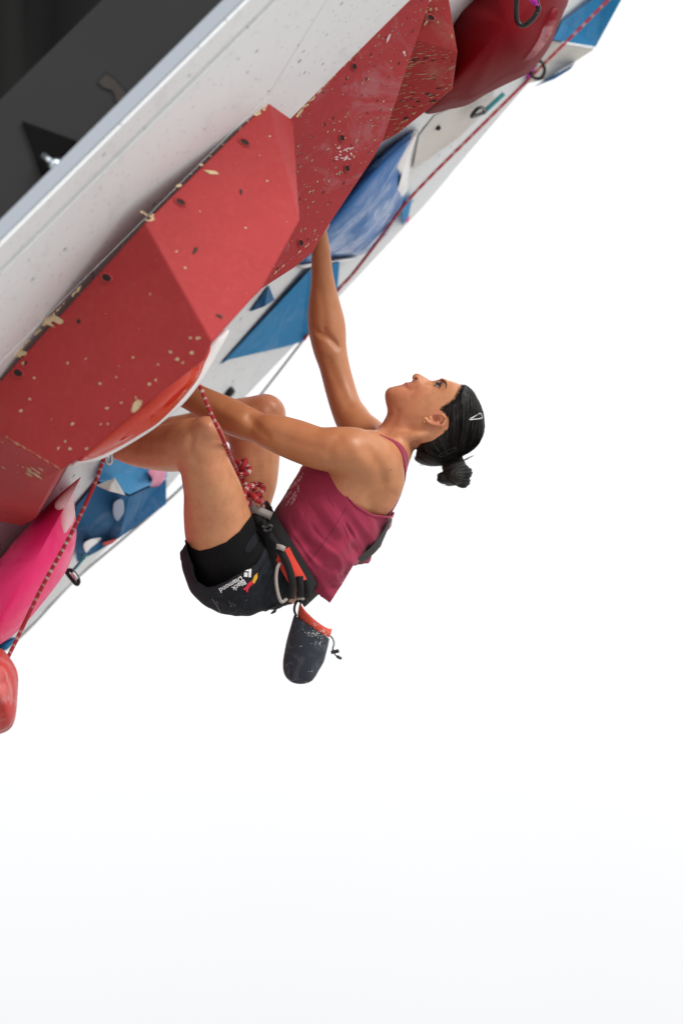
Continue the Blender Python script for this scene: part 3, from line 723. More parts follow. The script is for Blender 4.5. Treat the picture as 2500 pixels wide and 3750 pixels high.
def sdf_mesh(func, lo, hi, h, B=12, slack=1.45):
    lo = np.asarray(lo, float); hi = np.asarray(hi, float)
    nb = np.ceil((hi-lo)/(h*B)).astype(int)
    gi = np.stack(np.meshgrid(*[np.arange(n) for n in nb], indexing='ij'), -1).reshape(-1, 3)
    C = lo+(gi+.5)*h*B-.5*h
    half = h*B*.5
    d0 = func(C[:, None, :].astype(np.float32), C, half*1.8)[:, 0]
    act = np.abs(d0) < half*1.7321*slack
    n = nb*B
    A = np.repeat(np.repeat(np.repeat(np.where(d0 < 0, -1, 1).reshape(nb).astype(np.float32), B, 0), B, 1), B, 2)
    g = gi[act]; Ca = C[act]
    off = np.stack(np.meshgrid(*[np.arange(B)]*3, indexing='ij'), -1).reshape(-1, 3)
    for s in range(0, len(g), 400):
        gg = g[s:s+400]
        ii = gg[:, None, :]*B+off[None]
        P = (lo+ii*h).astype(np.float32)
        A[ii[..., 0], ii[..., 1], ii[..., 2]] = func(P, Ca[s:s+400], half)
    S = (A < 0)
    cnt = np.zeros(tuple(n-1), np.uint8)
    sl = [slice(0, -1), slice(1, None)]
    for a in (0, 1):
        for b in (0, 1):
            for c in (0, 1): cnt += S[sl[a], sl[b], sl[c]]
    cells = np.argwhere((cnt > 0) & (cnt < 8))
    if len(cells) == 0: return np.zeros((0, 3)), np.zeros((0, 4), int)
    idx = np.full(tuple(n-1), -1, np.int32); idx[tuple(cells.T)] = np.arange(len(cells))
    cor = np.array([(a, b, c) for a in (0, 1) for b in (0, 1) for c in (0, 1)])
    val = np.stack([A[cells[:, 0]+c[0], cells[:, 1]+c[1], cells[:, 2]+c[2]] for c in cor], 1)
    pos = np.zeros((len(cells), 3)); num = np.zeros(len(cells))
    for i in range(8):
        for j in range(i+1, 8):
            if np.abs(cor[i]-cor[j]).sum() != 1: continue
            m = (val[:, i] < 0) != (val[:, j] < 0)
            t = val[m, i]/(val[m, i]-val[m, j])
            pos[m] += cor[i]+t[:, None]*(cor[j]-cor[i]); num[m] += 1
    V = lo+(cells+pos/num[:, None])*h
    Q = []
    for ax in range(3):
        o1, o2 = [(1, 2), (2, 0), (0, 1)][ax]
        a = S[tuple(slice(0, -1) if i == ax else slice(None) for i in range(3))]; b = S[tuple(slice(1, None) if i == ax else slice(None) for i in range(3))]
        e = np.argwhere(a != b)
        ok = (e[:, o1] > 0) & (e[:, o2] > 0) & (e[:, o1] < n[o1]-1) & (e[:, o2] < n[o2]-1) & (e[:, ax] < n[ax]-1); e = e[ok]
        flip = S[tuple(e.T)]
        q = []
        for (i, j) in ((-1, -1), (0, -1), (0, 0), (-1, 0)):
            c = e.copy(); c[:, o1] += i; c[:, o2] += j; q.append(idx[tuple(c.T)])
        q = np.stack(q, 1); q[~flip] = q[~flip][:, ::-1]; Q.append(q)
    Q = np.concatenate(Q); Q = Q[(Q >= 0).all(1)]
    return V, Q
def relax(V, Q, it=2, lam=.5, keep=None):
    E = np.concatenate([Q[:, [0, 1]], Q[:, [1, 2]], Q[:, [2, 3]], Q[:, [3, 0]]]); E = np.concatenate([E, E[:, ::-1]])
    deg = np.bincount(E[:, 0], minlength=len(V)).astype(float)+1e-9
    for k in range(it*2):
        A = np.stack([np.bincount(E[:, 0], weights=V[E[:, 1], c], minlength=len(V)) for c in range(3)], 1)/deg[:, None]
        l = lam if k % 2 == 0 else -lam*1.03
        D = (A-V)*l
        V = V+(D if keep is None else D*keep[:, None])
    return V
def poly_sd(P, poly):
    """signed distance (units of P) of 2D points to a polygon, negative inside"""
    x, y = P[..., 0], P[..., 1]; d = np.full(x.shape, 1e9, np.float32); s = np.ones(x.shape, np.float32); n = len(poly)
    for i in range(n):
        a = poly[i]; b = poly[i-1]; ex, ey = b[0]-a[0], b[1]-a[1]; wx, wy = x-a[0], y-a[1]
        t = np.clip((wx*ex+wy*ey)/(ex*ex+ey*ey+1e-12), 0, 1); bx, by = wx-ex*t, wy-ey*t
        d = np.minimum(d, bx*bx+by*by)
        c1_, c2_, c3_ = y >= a[1], y < b[1], ex*wy > ey*wx
        s = np.where((c1_ & c2_ & c3_) | (~c1_ & ~c2_ & ~c3_), -s, s)
    return s*np.sqrt(d)
def camxy(f, pts, d):
    return [K(*f(*p), d)[:2] for p in pts]

# ---- head: stacked side outlines from the mid-plane outwards (crop c3 units)
DH = 12.05
SL = [
 (0, [(250, 690), (205, 590), (186, 500), (186, 440), (202, 402), (235, 374), (280, 362), (320, 352), (370, 343), (405, 347), (418, 354), (422, 338), (436, 322), (465, 311), (494, 301), (503, 286), (498, 256), (506, 232), (532, 213), (566, 213), (602, 229), (650, 259), (700, 289), (735, 295), (780, 286), (820, 276), (880, 283), (950, 300), (1040, 333), (1140, 396), (1210, 490), (1265, 600), (1298, 720), (1303, 820), (1282, 930), (1218, 1030), (1100, 1120), (900, 1165), (700, 1150), (560, 1080), (450, 950), (340, 800)]),
 (7, [(252, 690), (207, 590), (190, 500), (190, 440), (206, 404), (238, 377), (282, 366), (325, 357), (372, 348), (405, 351), (420, 359), (425, 343), (440, 327), (468, 316), (497, 303), (507, 287), (505, 258), (515, 238), (540, 224), (572, 224), (608, 242), (652, 272), (698, 303), (735, 308), (780, 295), (822, 280), (882, 285), (952, 302), (1042, 335), (1141, 398), (1210, 491), (1265, 601), (1297, 721), (1302, 821), (1280, 930), (1216, 1030), (1099, 1119), (899, 1163), (700, 1148), (560, 1078), (452, 948), (342, 798)]),
 (14, [(258, 692), (213, 592), (200, 502), (202, 442), (218, 410), (246, 386), (288, 374), (330, 366), (376, 358), (408, 360), (424, 368), (430, 354), (446, 339), (474, 326), (508, 312), (520, 298), (525, 272), (542, 258), (568, 256), (596, 272), (620, 298), (655, 320), (700, 328), (738, 330), (785, 308), (828, 285), (886, 287), (954, 305), (1044, 338), (1142, 402), (1208, 494), (1262, 604), (1294, 722), (1298, 822), (1276, 930), (1212, 1028), (1096, 1116), (898, 1160), (702, 1144), (562, 1074), (455, 944), (346, 796)]),
 (22, [(268, 696), (228, 600), (220, 512), (226, 452), (242, 422), (268, 402), (306, 388), (345, 380), (386, 376), (414, 378), (434, 386), (442, 374), (460, 358), (490, 342), (520, 328), (545, 318), (565, 312), (585, 314), (605, 324), (630, 336), (660, 344), (704, 350), (745, 350), (790, 326), (834, 292), (892, 291), (958, 309), (1048, 343), (1143, 408), (1205, 499), (1258, 609), (1288, 725), (1292, 823), (1269, 929), (1205, 1025), (1091, 1111), (895, 1155), (704, 1138), (566, 1068), (460, 938), (354, 794)]),
 (32, [(300, 706), (268, 622), (264, 540), (272, 482), (288, 448), (312, 426), (346, 410), (382, 404), (414, 404), (440, 406), (462, 404), (478, 392), (500, 376), (526, 360), (552, 348), (576, 342), (598, 342), (622, 346), (646, 352), (672, 358), (710, 364), (755, 362), (800, 338), (846, 304), (902, 302), (966, 318), (1054, 352), (1144, 418), (1200, 508), (1250, 617), (1277, 730), (1280, 825), (1256, 927), (1192, 1019), (1081, 1102), (890, 1145), (708, 1127), (574, 1057), (472, 930), (376, 792)]),
 (44, [(370, 724), (344, 660), (344, 590), (356, 530), (376, 490), (404, 464), (436, 446), (464, 436), (490, 428), (514, 420), (534, 410), (552, 400), (570, 390), (590, 382), (610, 377), (630, 374), (650, 373), (672, 374), (694, 378), (720, 382), (754, 382), (796, 372), (836, 350), (872, 330), (922, 322), (984, 338), (1066, 374), (1144, 438), (1190, 526), (1234, 632), (1257, 739), (1258, 828), (1234, 922), (1172, 1008), (1065, 1086), (880, 1126), (714, 1106), (590, 1036), (496, 916), (420, 792)]),
 (56, [(470, 740), (450, 690), (456, 640), (474, 592), (498, 556), (526, 530), (552, 510), (574, 496), (594, 484), (612, 474), (630, 466), (646, 458), (664, 452), (680, 447), (698, 442), (714, 438), (730, 435), (748, 432), (766, 430), (786, 426), (808, 420), (836, 406), (866, 390), (902, 376), (950, 368), (1006, 378), (1078, 412), (1142, 474), (1176, 558), (1210, 656), (1226, 754), (1224, 832), (1200, 914), (1142, 990), (1042, 1060), (864, 1094), (722, 1070), (616, 1000), (540, 890), (490, 800)]),
 (66, [(590, 750), (582, 712), (592, 676), (612, 642), (634, 614), (656, 592), (676, 574), (692, 562), (706, 552), (720, 543), (732, 536), (744, 529), (756, 523), (768, 518), (780, 512), (792, 507), (804, 502), (818, 497), (832, 492), (848, 486), (866, 478), (888, 468), (914, 458), (946, 448), (984, 444), (1030, 452), (1086, 484), (1132, 540), (1156, 612), (1178, 696), (1186, 776), (1180, 838), (1154, 902), (1100, 962), (1010, 1018), (850, 1044), (738, 1016), (656, 950), (604, 868), (584, 800)]),
 (74, [(730, 760), (726, 734), (734, 710), (750, 686), (768, 666), (784, 650), (798, 638), (808, 629), (818, 621), (828, 614), (837, 608), (846, 603), (854, 598), (862, 594), (870, 590), (878, 586), (887, 583), (896, 580), (906, 577), (917, 574), (930, 571), (945, 568), (962, 566), (984, 566), (1010, 572), (1040, 588), (1072, 616), (1096, 658), (1108, 706), (1116, 758), (1114, 804), (1104, 842), (1078, 880), (1034, 916), (966, 944), (870, 948), (806, 920), (764, 876), (742, 826), (732, 790)]),
 (80, [(900, 760), (899, 750), (902, 742), (908, 734), (915, 727), (921, 721), (926, 717), (930, 714), (934, 711), (938, 709), (942, 707), (946, 705), (949, 703), (952, 702), (955, 701), (958, 700), (962, 699), (966, 698), (970, 698), (974, 698), (979, 698), (985, 699), (991, 701), (998, 704), (1005, 709), (1011, 717), (1016, 728), (1019, 742), (1020, 756), (1020, 770), (1017, 782), (1012, 792), (1004, 801), (990, 808), (970, 812), (945, 810), (925, 802), (912, 792), (905, 780), (901, 770)]),
]
MX = PS*DH*(500/1568.)                     # metres per c3 unit
GX = np.arange(120, 1420, 5.); GY = np.arange(140, 1300, 5.)
gx, gy = np.meshgrid(GX, GY, indexing='ij'); GG = np.stack([gx, gy], -1).astype(np.float32)
sl_d = []; sl_w = []
for wmm, poly in SL:
    n_ = len(poly)
    sl_d.append(poly_sd(GG, catmull(poly, 3, True))*MX); sl_w.append(wmm/1000.)
sl_d = [sl_d[1]]+sl_d+[sl_d[-1]+.02]; sl_w = [-sl_w[1]]+sl_w+[.088]
WS = np.arange(0, .0881, .002); VOL = np.zeros((len(GX), len(GY), len(WS)), np.float32)
for k, wv in enumerate(WS):                # C1 interpolation through the outlines
    i = max(j for j in range(1, len(sl_w)-1) if sl_w[j] <= wv+1e-9); i = min(i, len(sl_w)-2)
    a, b = sl_w[i], sl_w[i+1]; t = (wv-a)/(b-a)
    m0 = (sl_d[i+1]-sl_d[i-1])/(sl_w[i+1]-sl_w[i-1])*(b-a)
    m1 = ((sl_d[i+2]-sl_d[i])/(sl_w[i+2]-sl_w[i]) if i+2 < len(sl_w) else (sl_d[i+1]-sl_d[i])/(b-a))*(b-a)
    VOL[:, :, k] = (2*t**3-3*t*t+1)*sl_d[i]+(t**3-2*t*t+t)*m0+(-2*t**3+3*t*t)*sl_d[i+1]+(t**3-t*t)*m1
HC = K(*c3(0, 0), DH)
def to_c3(P):
    x = (P[..., 0]-HC[0])/MX; y = -(P[..., 1]-HC[1])/MX; return x, y, np.abs(P[..., 2]-DH)
def head_sd(P):
    x, y, wv = to_c3(P)
    fx = np.clip((x-GX[0])/5., 0, len(GX)-1.001); fy = np.clip((y-GY[0])/5., 0, len(GY)-1.001); fw = np.clip(wv/.002, 0, len(WS)-1.001)
    ix, iy, iw = fx.astype(int), fy.astype(int), fw.astype(int); a, b, c = fx-ix, fy-iy, fw-iw
    r = 0
    for dx in (0, 1):
        for dy in (0, 1):
            for dw in (0, 1):
                r = r+(a if dx else 1-a)*(b if dy else 1-b)*(c if dw else 1-c)*VOL[ix+dx, iy+dy, iw+dw]
    ox = np.maximum(np.maximum(GX[0]-x, x-GX[-1]), 0); oy = np.maximum(np.maximum(GY[0]-y, y-GY[-1]), 0)
    return r+np.hypot(ox, oy)*MX+np.maximum(wv-.088, 0)
def H3(x, y, wmm): return K(*c3(x, y), DH)-np.array([0, 0, wmm/1000.])      # +w = near (left) side
def hchain(pts, n=3): return catmull([np.array([*H3(p[0], p[1], p[2]), p[3]/1000., 1.0]) for p in pts], n)
HLO = K(*c3(120, 1300), DH)-np.array([0, 0, .09]); HHI = K(*c3(1420, 140), DH)+np.array([0, 0, .09])

# ---- limbs and trunk
torso = [((915, 140), (1092, 285), 12.05, 1.10), ((800, 190), (1076, 385), 12.05, 1.28), ((690, 245), (1036, 475), 12.05, 1.22), ((612, 340), (940, 560), 12.05, 1.18),
         ((555, 430), (845, 640), 12.05, 1.20), ((520, 510), (745, 705), 12.05, 1.28), ((480, 560), (700, 780), 12.05, 1.30), ((440, 600), (670, 850), 12.05, 1.25)]
neck = [((60, 985), (430, 1190), 12.05, .95), ((130, 860), (500, 1090), 12.05, .92), ((205, 700), (590, 1000), 12.05, .90), ((260, 600), (680, 920), 12.05, .88)]
arm_l = [((60, 720), (-18, 800), 12.07), ((120, 745), (30, 838), 12.04), ((170, 768), (80, 864), 12.02), ((250, 798), (185, 930), 12.0), ((330, 830), (260, 976), 11.98), ((402, 866), (330, 1006), 11.95), ((472, 900), (402, 1024), 11.93),
         ((545, 908), (470, 1060), 11.91), ((640, 930), (570, 1107), 11.90), ((740, 962), (680, 1148), 11.88), ((842, 962), (776, 1168), 11.87), ((945, 980), (830, 1190), 11.885, .95), ((1015, 1045), (885, 1235), 11.93, .9), ((1050, 1110), (935, 1280), 11.97, .9)]
arm_r = [((692, 20), (744, 22), 12.17), ((688, 80), (752, 84), 12.20), ((680, 150), (764, 146), 12.23), ((676, 250), (776, 250), 12.26), ((672, 330), (791, 326), 12.28), ((662, 425), (816, 415), 12.29), ((662, 500), (834, 492), 12.29),
         ((683, 592), (839, 590), 12.28), ((714, 690), (851, 664), 12.27), ((740, 790), (878, 768), 12.26), ((766, 880), (908, 852), 12.24), ((795, 955), (950, 908), 12.22), ((840, 1010), (985, 965), 12.18), ((930, 1090), (1050, 1050), 12.12)]
leg_l = [((330, 480), (560, 760), 11.97), ((180, 520), (440, 800), 11.94), ((108, 640), (425, 590), 11.90), ((96, 540), (401, 478), 11.87), ((93, 400), (358, 362), 11.82), ((76, 275), (300, 232), 11.77), ((75, 200), (258, 120), 11.735)]
leg_l = [((240, 560), (470, 860), 11.97), ((150, 640), (440, 720), 11.93), ((104, 610), (420, 560), 11.90), ((95, 520), (392, 455), 11.87), ((93, 400), (356, 358), 11.82), ((78, 285), (302, 236), 11.77), ((72, 180), (262, 122), 11.735)]
shin_l = [((1405, 1010), (1235, 1180), 11.735), ((1275, 930), (1195, 1232), 11.76), ((1150, 962), (1070, 1262), 11.82), ((1010, 968), (920, 1246), 11.89), ((890, 975), (780, 1206), 11.93), ((770, 965), (690, 1155), 11.96), ((650, 950), (600, 1080), 11.98)]
leg_r = [((470, 520), (620, 740), 12.16), ((400, 500), (520, 600), 12.20), ((375, 450), (492, 452), 12.21), ((330, 330), (521, 318), 12.23), ((302, 180), (534, 192), 12.25), ((310, 90), (536, 60), 12.26)]
shin_r = [((420, 818), (500, 1000), 12.26), ((300, 836), (310, 1022), 12.27), ((130, 890), (150, 1052), 12.29), ((0, 915), (20, 1062), 12.30), ((-90, 930), (-80, 1035), 12.31)]
def hand_rows(wrist, fwd, palmn, side, scale=1.0):
    """wrist point, forward dir, palm normal, thumb side dir -> palm rows and finger rows"""
    fwd = fwd/np.linalg.norm(fwd); palmn = palmn-fwd*np.dot(palmn, fwd); palmn /= np.linalg.norm(palmn); side = np.cross(palmn, fwd)*side
    out = [np.array([[*(wrist+fwd*.00), .021, 1.], [*(wrist+fwd*.03+side*.012), .019, 1.], [*(wrist+fwd*.078+side*.026), .012, 1.]]),
           np.array([[*(wrist+fwd*.00), .021, 1.], [*(wrist+fwd*.035), .019, 1.], [*(wrist+fwd*.082), .012, 1.]]),
           np.array([[*(wrist+fwd*.00), .021, 1.], [*(wrist+fwd*.03-side*.012), .018, 1.], [*(wrist+fwd*.074-side*.026), .011, 1.]])]
    for k, (o, L) in enumerate(((.027, .068), (.009, .076), (-.010, .071), (-.028, .056))):
        b = wrist+fwd*(.08-.004*abs(k-1.2))+side*o
        p1 = b+fwd*L*.42+palmn*L*.22; p2 = p1+fwd*L*.12+palmn*L*.32; p3 = p2-fwd*L*.10+palmn*L*.25
        out.append(np.array([[*b, .0095, 1.], [*p1, .0088, 1.], [*p2, .0080, 1.], [*p3, .0072, 1.]]))
    tb = wrist+fwd*.025+side*.022
    out.append(np.array([[*tb, .013, 1.], [*(tb+fwd*.03+side*.022+palmn*.012), .0105, 1.], [*(tb+fwd*.056+side*.022+palmn*.028), .0088, 1.]]))
    return out
TL = chain(c2, torso); AL = chain(c1, arm_l); AR = chain(c1, arm_r)
LL = chain(c2, leg_l); SLg = chain(c6, shin_l); LR = chain(c2, leg_r); SR = chain(c1, shin_r)
body = Field()
body.add(TL, .03).add(chain(c3, neck), .035).add(AL, .03).add(AR, .025)
body.fn(head_sd, HLO, HHI, .014)
# muscles and landmarks
body.add(cpts(c3, [(690, 900, 11.985, .010), (500, 930, 11.985, .012), (300, 950, 12.0, .011), (140, 965, 12.03, .009)]), .022)     # neck muscle, near side
body.add(cpts(c3, [(690, 900, 12.115, .010), (500, 930, 12.115, .012), (300, 950, 12.1, .011), (140, 965, 12.07, .009)]), .022)
body.add(cpts(c2, [(1066, 200, 12.0, .030), (1025, 200, 11.95, .032), (975, 205, 11.90, .038)]), .04)          # trapezius near
body.add(cpts(c2, [(1055, 190, 12.1, .030), (1005, 150, 12.15, .032), (960, 120, 12.19, .036)]), .04)
body.add(cpts(c2, [(985, 118, 12.03, .008), (970, 110, 11.97, .009), (955, 118, 11.90, .010)]), .02)           # collar bones
body.add(cpts(c2, [(985, 118, 12.07, .008), (960, 100, 12.13, .009), (930, 90, 12.19, .010)]), .02)
body.add(cpts(c2, [(1010, 250, 11.93, .030), (1022, 330, 11.95, .032), (1000, 420, 11.96, .028)]), .04)        # shoulder blade near
body.add(cpts(c2, [(860, 330, 11.93, .05), (800, 420, 11.95, .045)]), .05)
body.add(LL, .02).add(LR, .02)
body.add(SLg, .018).add(SR, .018)
body.ell(K(*c6(1320, 990), 11.70), (.030, .030, .035), .03)            # kneecaps
body.ell(K(*c1(470, 880), 12.23), (.040, .034, .035), .03)
body.ell(K(*c2(330, 760), 11.96), (.098, .098, .085), .03); body.ell(K(*c2(400, 740), 12.14), (.095, .1, .085), .03)
body.ell(K(*c2(500, 730), 12.05), (.085, .09, .15), .03)
wl = AL[0][:3]; wr = AR[0][:3]
hl = hand_rows(wl, wl-AL[4][:3], np.array([-.3, .8, .35]), 1); hr = hand_rows(wr, wr-AR[4][:3], np.array([-.85, .2, -.3]), 1)
for r_ in hl+hr: body.add(r_, .010)
# face details
for sgn in (1, -1):
    body.cut(hchain([(536, 270, 6*sgn, 3.6), (540, 276, 10*sgn, 3.6), (540, 274, 15*sgn, 3.2)]), .0015)                    # nostrils
    body.add(hchain([(575, 292, 13*sgn, 4.2), (592, 308, 15*sgn, 3.6)]), .006)                                   # nostril wing
    body.cut(hchain([(414, 352, 0, 1.2), (424, 366, 12*sgn, 1.2), (446, 388, 21*sgn, 1.2), (458, 396, 25*sgn, .8)]), .003)  # mouth
    body.add(hchain([(404, 350, 0, 3.2), (412, 364, 12*sgn, 3.0), (440, 390, 21*sgn, 1.6)]), .006)                # lower lip
    body.add(hchain([(432, 330, 0, 2.4), (440, 346, 11*sgn, 2.6), (456, 384, 21*sgn, 1.6)]), .006)                # upper lip
    body.ell(H3(792, 336, 33*sgn), (.0105, .0075, .0125), .006, True)                                            # eye socket
    body.add(hchain([(835, 290, 14*sgn, 3.5), (868, 304, 30*sgn, 4.), (880, 340, 42*sgn, 3.5)]), .010)            # brow ridge
    body.add(hchain([(758, 352, 20*sgn, 1.6), (776, 362, 30*sgn, 1.8), (800, 376, 40*sgn, 1.6)]), .004)           # lower lid
    body.add(hchain([(772, 320, 19*sgn, 1.4), (808, 318, 30*sgn, 2.0), (818, 346, 40*sgn, 1.6), (806, 374, 42*sgn, 1.2)]), .004)  # upper lid
    # ear
    body.ell(H3(765, 752, 71*sgn), (.024, .015, .008), .006)
    body.add(hchain([(728, 706, 76*sgn, 2.6), (780, 690, 80*sgn, 3.2), (832, 698, 84*sgn, 3.6), (860, 734, 86*sgn, 3.9), (858, 780, 87*sgn, 4.0), (830, 816, 88*sgn, 4.2), (760, 810, 84*sgn, 4.0), (700, 790, 80*sgn, 4.4), (655, 758, 77*sgn, 5.0), (648, 736, 75*sgn, 4.4)]), .004)
    body.add(hchain([(800, 716, 80*sgn, 2.6), (826, 750, 82*sgn, 3.0), (790, 782, 82*sgn, 3.0), (730, 778, 79*sgn, 2.8)]), .004)
    body.add(hchain([(690, 722, 77*sgn, 3.0), (706, 742, 78*sgn, 2.6)]), .004)
    body.cut(hchain([(732, 722, 80*sgn, 5.2), (750, 742, 78*sgn, 6.2), (742, 758, 80*sgn, 4.0)]), .002)
    body.cut(hchain([(830, 716, 87*sgn, 2.6), (852, 748, 88*sgn, 2.8), (822, 786, 88*sgn, 2.4)]), .003)
# soft creases
body.cut(cpts(c1, [(700, 520, 12.245, .004), (745, 548, 12.235, .005), (790, 575, 12.235, .003)]), .012)       # inner elbow, far arm
body.cut(cpts(c1, [(690, 90, 12.165, .003), (688, 170, 12.195, .004), (686, 240, 12.225, .002)]), .008)         # wrist tendon
body.cut(cpts(c6, [(1240, 1190, 11.66, .006), (1195, 1120, 11.655, .004)]), .018)                              # back of knee
def pts_bounds(rows, m=.03):
    A = np.concatenate(rows); return (A[:, :3]-A[:, 3:4]*np.maximum(A[:, 4:5], 1)).min(0)-m, (A[:, :3]+A[:, 3:4]*np.maximum(A[:, 4:5], 1)).max(0)+m
blo, bhi = pts_bounds([TL, AL, AR, LL, SLg, LR, SR]+hl+hr)
blo = np.minimum(blo, HLO); bhi = np.maximum(bhi, HHI)
HB = 0.0026
BV, BQ = sdf_mesh(body, blo, bhi, HB, 12, 2.2)
_hx = to_c3(BV)
BV = relax(BV, BQ, 2, .45); BV = relax(BV, BQ, 12, .5, np.where((_hx[0] > 150) & (_hx[1] < 900) & (_hx[2] < .1), 0., 1.))

# sculpting strokes on the near surfaces: (crop, path, width px, depth m (+ = groove), depth range)
def stroke(f, pts, wpx, amt, d0, d1):
    global BV
    px = 1250+BV[:, 0]/(PS*BV[:, 2]); py = 1875-BV[:, 1]/(PS*BV[:, 2])
    P_ = catmull([np.array(f(*p)) for p in pts], 6); lo_ = P_.min(0)-wpx*3; hi_ = P_.max(0)+wpx*3
    sel = np.nonzero((px > lo_[0]) & (px < hi_[0]) & (py > lo_[1]) & (py < hi_[1]) & (BV[:, 2] > d0) & (BV[:, 2] < d1))[0]
    if len(sel) == 0: return
    dd_ = np.min(np.stack([np.hypot(px[sel]-q[0], py[sel]-q[1]) for q in P_]), axis=0)
    BV[sel, 2] += amt*np.exp(-(dd_/wpx)**2)
for a_ in ((c1, [(735, 515), (770, 552), (795, 590)], 13, .0045, 12.1, 12.29), (c1, [(690, 560), (715, 600)], 20, -.002, 12.1, 12.28),
           (c1, [(755, 650), (800, 760), (850, 860)], 18, .0032, 12.05, 12.26), (c1, [(720, 330), (735, 430), (740, 500)], 16, .0022, 12.1, 12.27), (c1, [(692, 120), (688, 180), (688, 250)], 5, .0030, 12.1, 12.25),
           (c1, [(395, 915), (430, 960), (475, 1000)], 18, .0050, 11.7, 11.95), (c1, [(260, 880), (350, 930)], 22, -.0030, 11.7, 11.99), (c1, [(520, 1000), (620, 1035), (720, 1060)], 20, .0030, 11.7, 11.90),
           (c1, [(800, 1010), (760, 1060), (775, 1120)], 20, .0035, 11.7, 11.88), (c1, [(870, 1030), (900, 1090)], 34, -.005, 11.7, 11.88),
           (c2, [(940, 195), (985, 260), (1008, 330)], 22, .0050, 11.7, 11.97), (c2, [(1045, 280), (1035, 350)], 24, -.004, 11.7, 12.0), (c2, [(1050, 390), (1010, 450), (960, 470)], 18, .004, 11.7, 12.0), (c2, [(900, 330), (940, 400)], 26, .003, 11.7, 11.97),
           (c6, [(1255, 1200), (1215, 1120), (1225, 1050)], 17, .0055, 11.5, 11.78), (c6, [(1340, 985), (1350, 1000)], 30, -.0045, 11.5, 11.75), (c6, [(1290, 1060), (1350, 1075), (1400, 1060)], 14, .0030, 11.5, 11.75),
           (c2, [(255, 160), (300, 320), (345, 450)], 24, .0035, 11.5, 11.88), (c2, [(150, 290), (155, 420), (165, 540)], 24, .0030, 11.5, 11.9),
           (c6, [(880, 1100), (1050, 1130), (1170, 1140)], 22, .0035, 11.5, 11.95), (c6, [(1050, 1030), (1150, 1030)], 18, .0025, 11.5, 11.9),
           (c1, [(430, 870), (470, 860), (500, 890)], 14, .0025, 12.0, 12.24), (c2, [(420, 200), (440, 330)], 24, .003, 12.0, 12.24),
           (c3, [(330, 640), (300, 740), (220, 880)], 12, .0022, 11.9, 12.05), (c3, [(560, 480), (480, 400)], 26, -.0012, 11.9, 12.05), (c3, [(470, 470), (540, 380)], 9, .0012, 11.9, 12.05)):
    stroke(*a_)
person = empty('person', 'climber in maroon tank top and black shorts hanging from the red volumes', 'person')
body_o = np_obj('body', to_world(BV), BQ, MAT_SKIN, person)
# real colour differences of the skin: lips, rosy knees and elbows
x, y, wv = to_c3(BV)
near_head = (x > 150) & (x < 900) & (y < 700)
tint = np.zeros((len(BV), 4), np.float32); tint[:, :3] = (.42, .125, .085)
lip = poly_sd(np.stack([x, y], -1), [(392, 338), (430, 318), (452, 330), (470, 395), (455, 402), (425, 384), (395, 368)])
tint[:, 3] = np.where(near_head & (wv < .027), np.clip(-lip/8., 0, 1)*.75, 0)
ck = np.clip(1-np.hypot((x-560)/150., (y-430)/110.), 0, 1)*.25*(wv > .02)*near_head
tint[:, 3] = np.maximum(tint[:, 3], ck)
for (c, r_, a_) in ((K(*c6(1300, 1000), 11.70), .06, .4), (K(*c1(470, 870), 12.2), .06, .35), (H3(770, 750, 82), .035, .35)):
    tint[:, 3] = np.maximum(tint[:, 3], np.clip(1-np.linalg.norm(BV-c, axis=1)/r_, 0, 1)*a_)
# sun-browned arms and shoulders, paler legs
for rows in (AL, AR):
    pts_ = rows[::2, :3]; cand_ = np.nonzero(((BV > pts_.min(0)-.09) & (BV < pts_.max(0)+.09)).all(1))[0]
    dm = np.full(len(cand_), 9.)
    for q in pts_: dm = np.minimum(dm, np.linalg.norm(BV[cand_]-q, axis=1))
    wgt = np.clip((.095-dm)/.03, 0, 1)*.55
    up_ = wgt > tint[cand_, 3]; ii = cand_[up_]; tint[ii, :3] = (.40, .158, .058); tint[ii, 3] = wgt[up_]
at = body_o.data.attributes.new('tint', 'FLOAT_COLOR', 'POINT'); at.data.foreach_set('color', tint.ravel())
def bvh_of(V, Q):
    return BVHTree.FromPolygons(V.tolist(), Q.tolist())
print('body', len(BV), len(BQ))

# ------------------------------------------------------------------ eyes, brows, lashes, moles
near_f = np.nonzero((BV[BQ[:, 0], 2] < DH+.02) & (to_c3(BV)[0][BQ[:, 0]] > -400))[0]
def bvh_near(V, Q, idx):
    q = Q[idx]; u, inv = np.unique(q, return_inverse=True)
    return BVHTree.FromPolygons(V[u].tolist(), inv.reshape(-1, 4).tolist())
bb = bvh_near(BV, BQ, near_f)
def on_body(q, tree=None, off=.0008):
    t_ = tree or bb; dirn = np.array(q)/np.linalg.norm(q); r_ = t_.ray_cast(Vector(q)-Vector(dirn)*.6, Vector(dirn), 2.0)
    return None if r_[0] is None else np.array(r_[0])-dirn*off
def face_line(name, pts, radii, sgn, off=.0003):
    P_ = catmull([np.array(p, float) for p in pts], 6); Q_ = []
    for p in P_:
        q = on_body(K(*c3(p[0], p[1]), 11.9), None, off)
        if q is None or q[2] > DH-.004: q = H3(p[0], p[1], 8.)
        if sgn < 0: q = np.array([q[0], q[1], 2*DH-q[2]])
        Q_.append(q)
    r = np.interp(np.linspace(0, 1, len(Q_)), np.linspace(0, 1, len(radii)), radii)
    return tube(name, to_world(np.array(Q_)), r, MAT_LASH, person, 8)
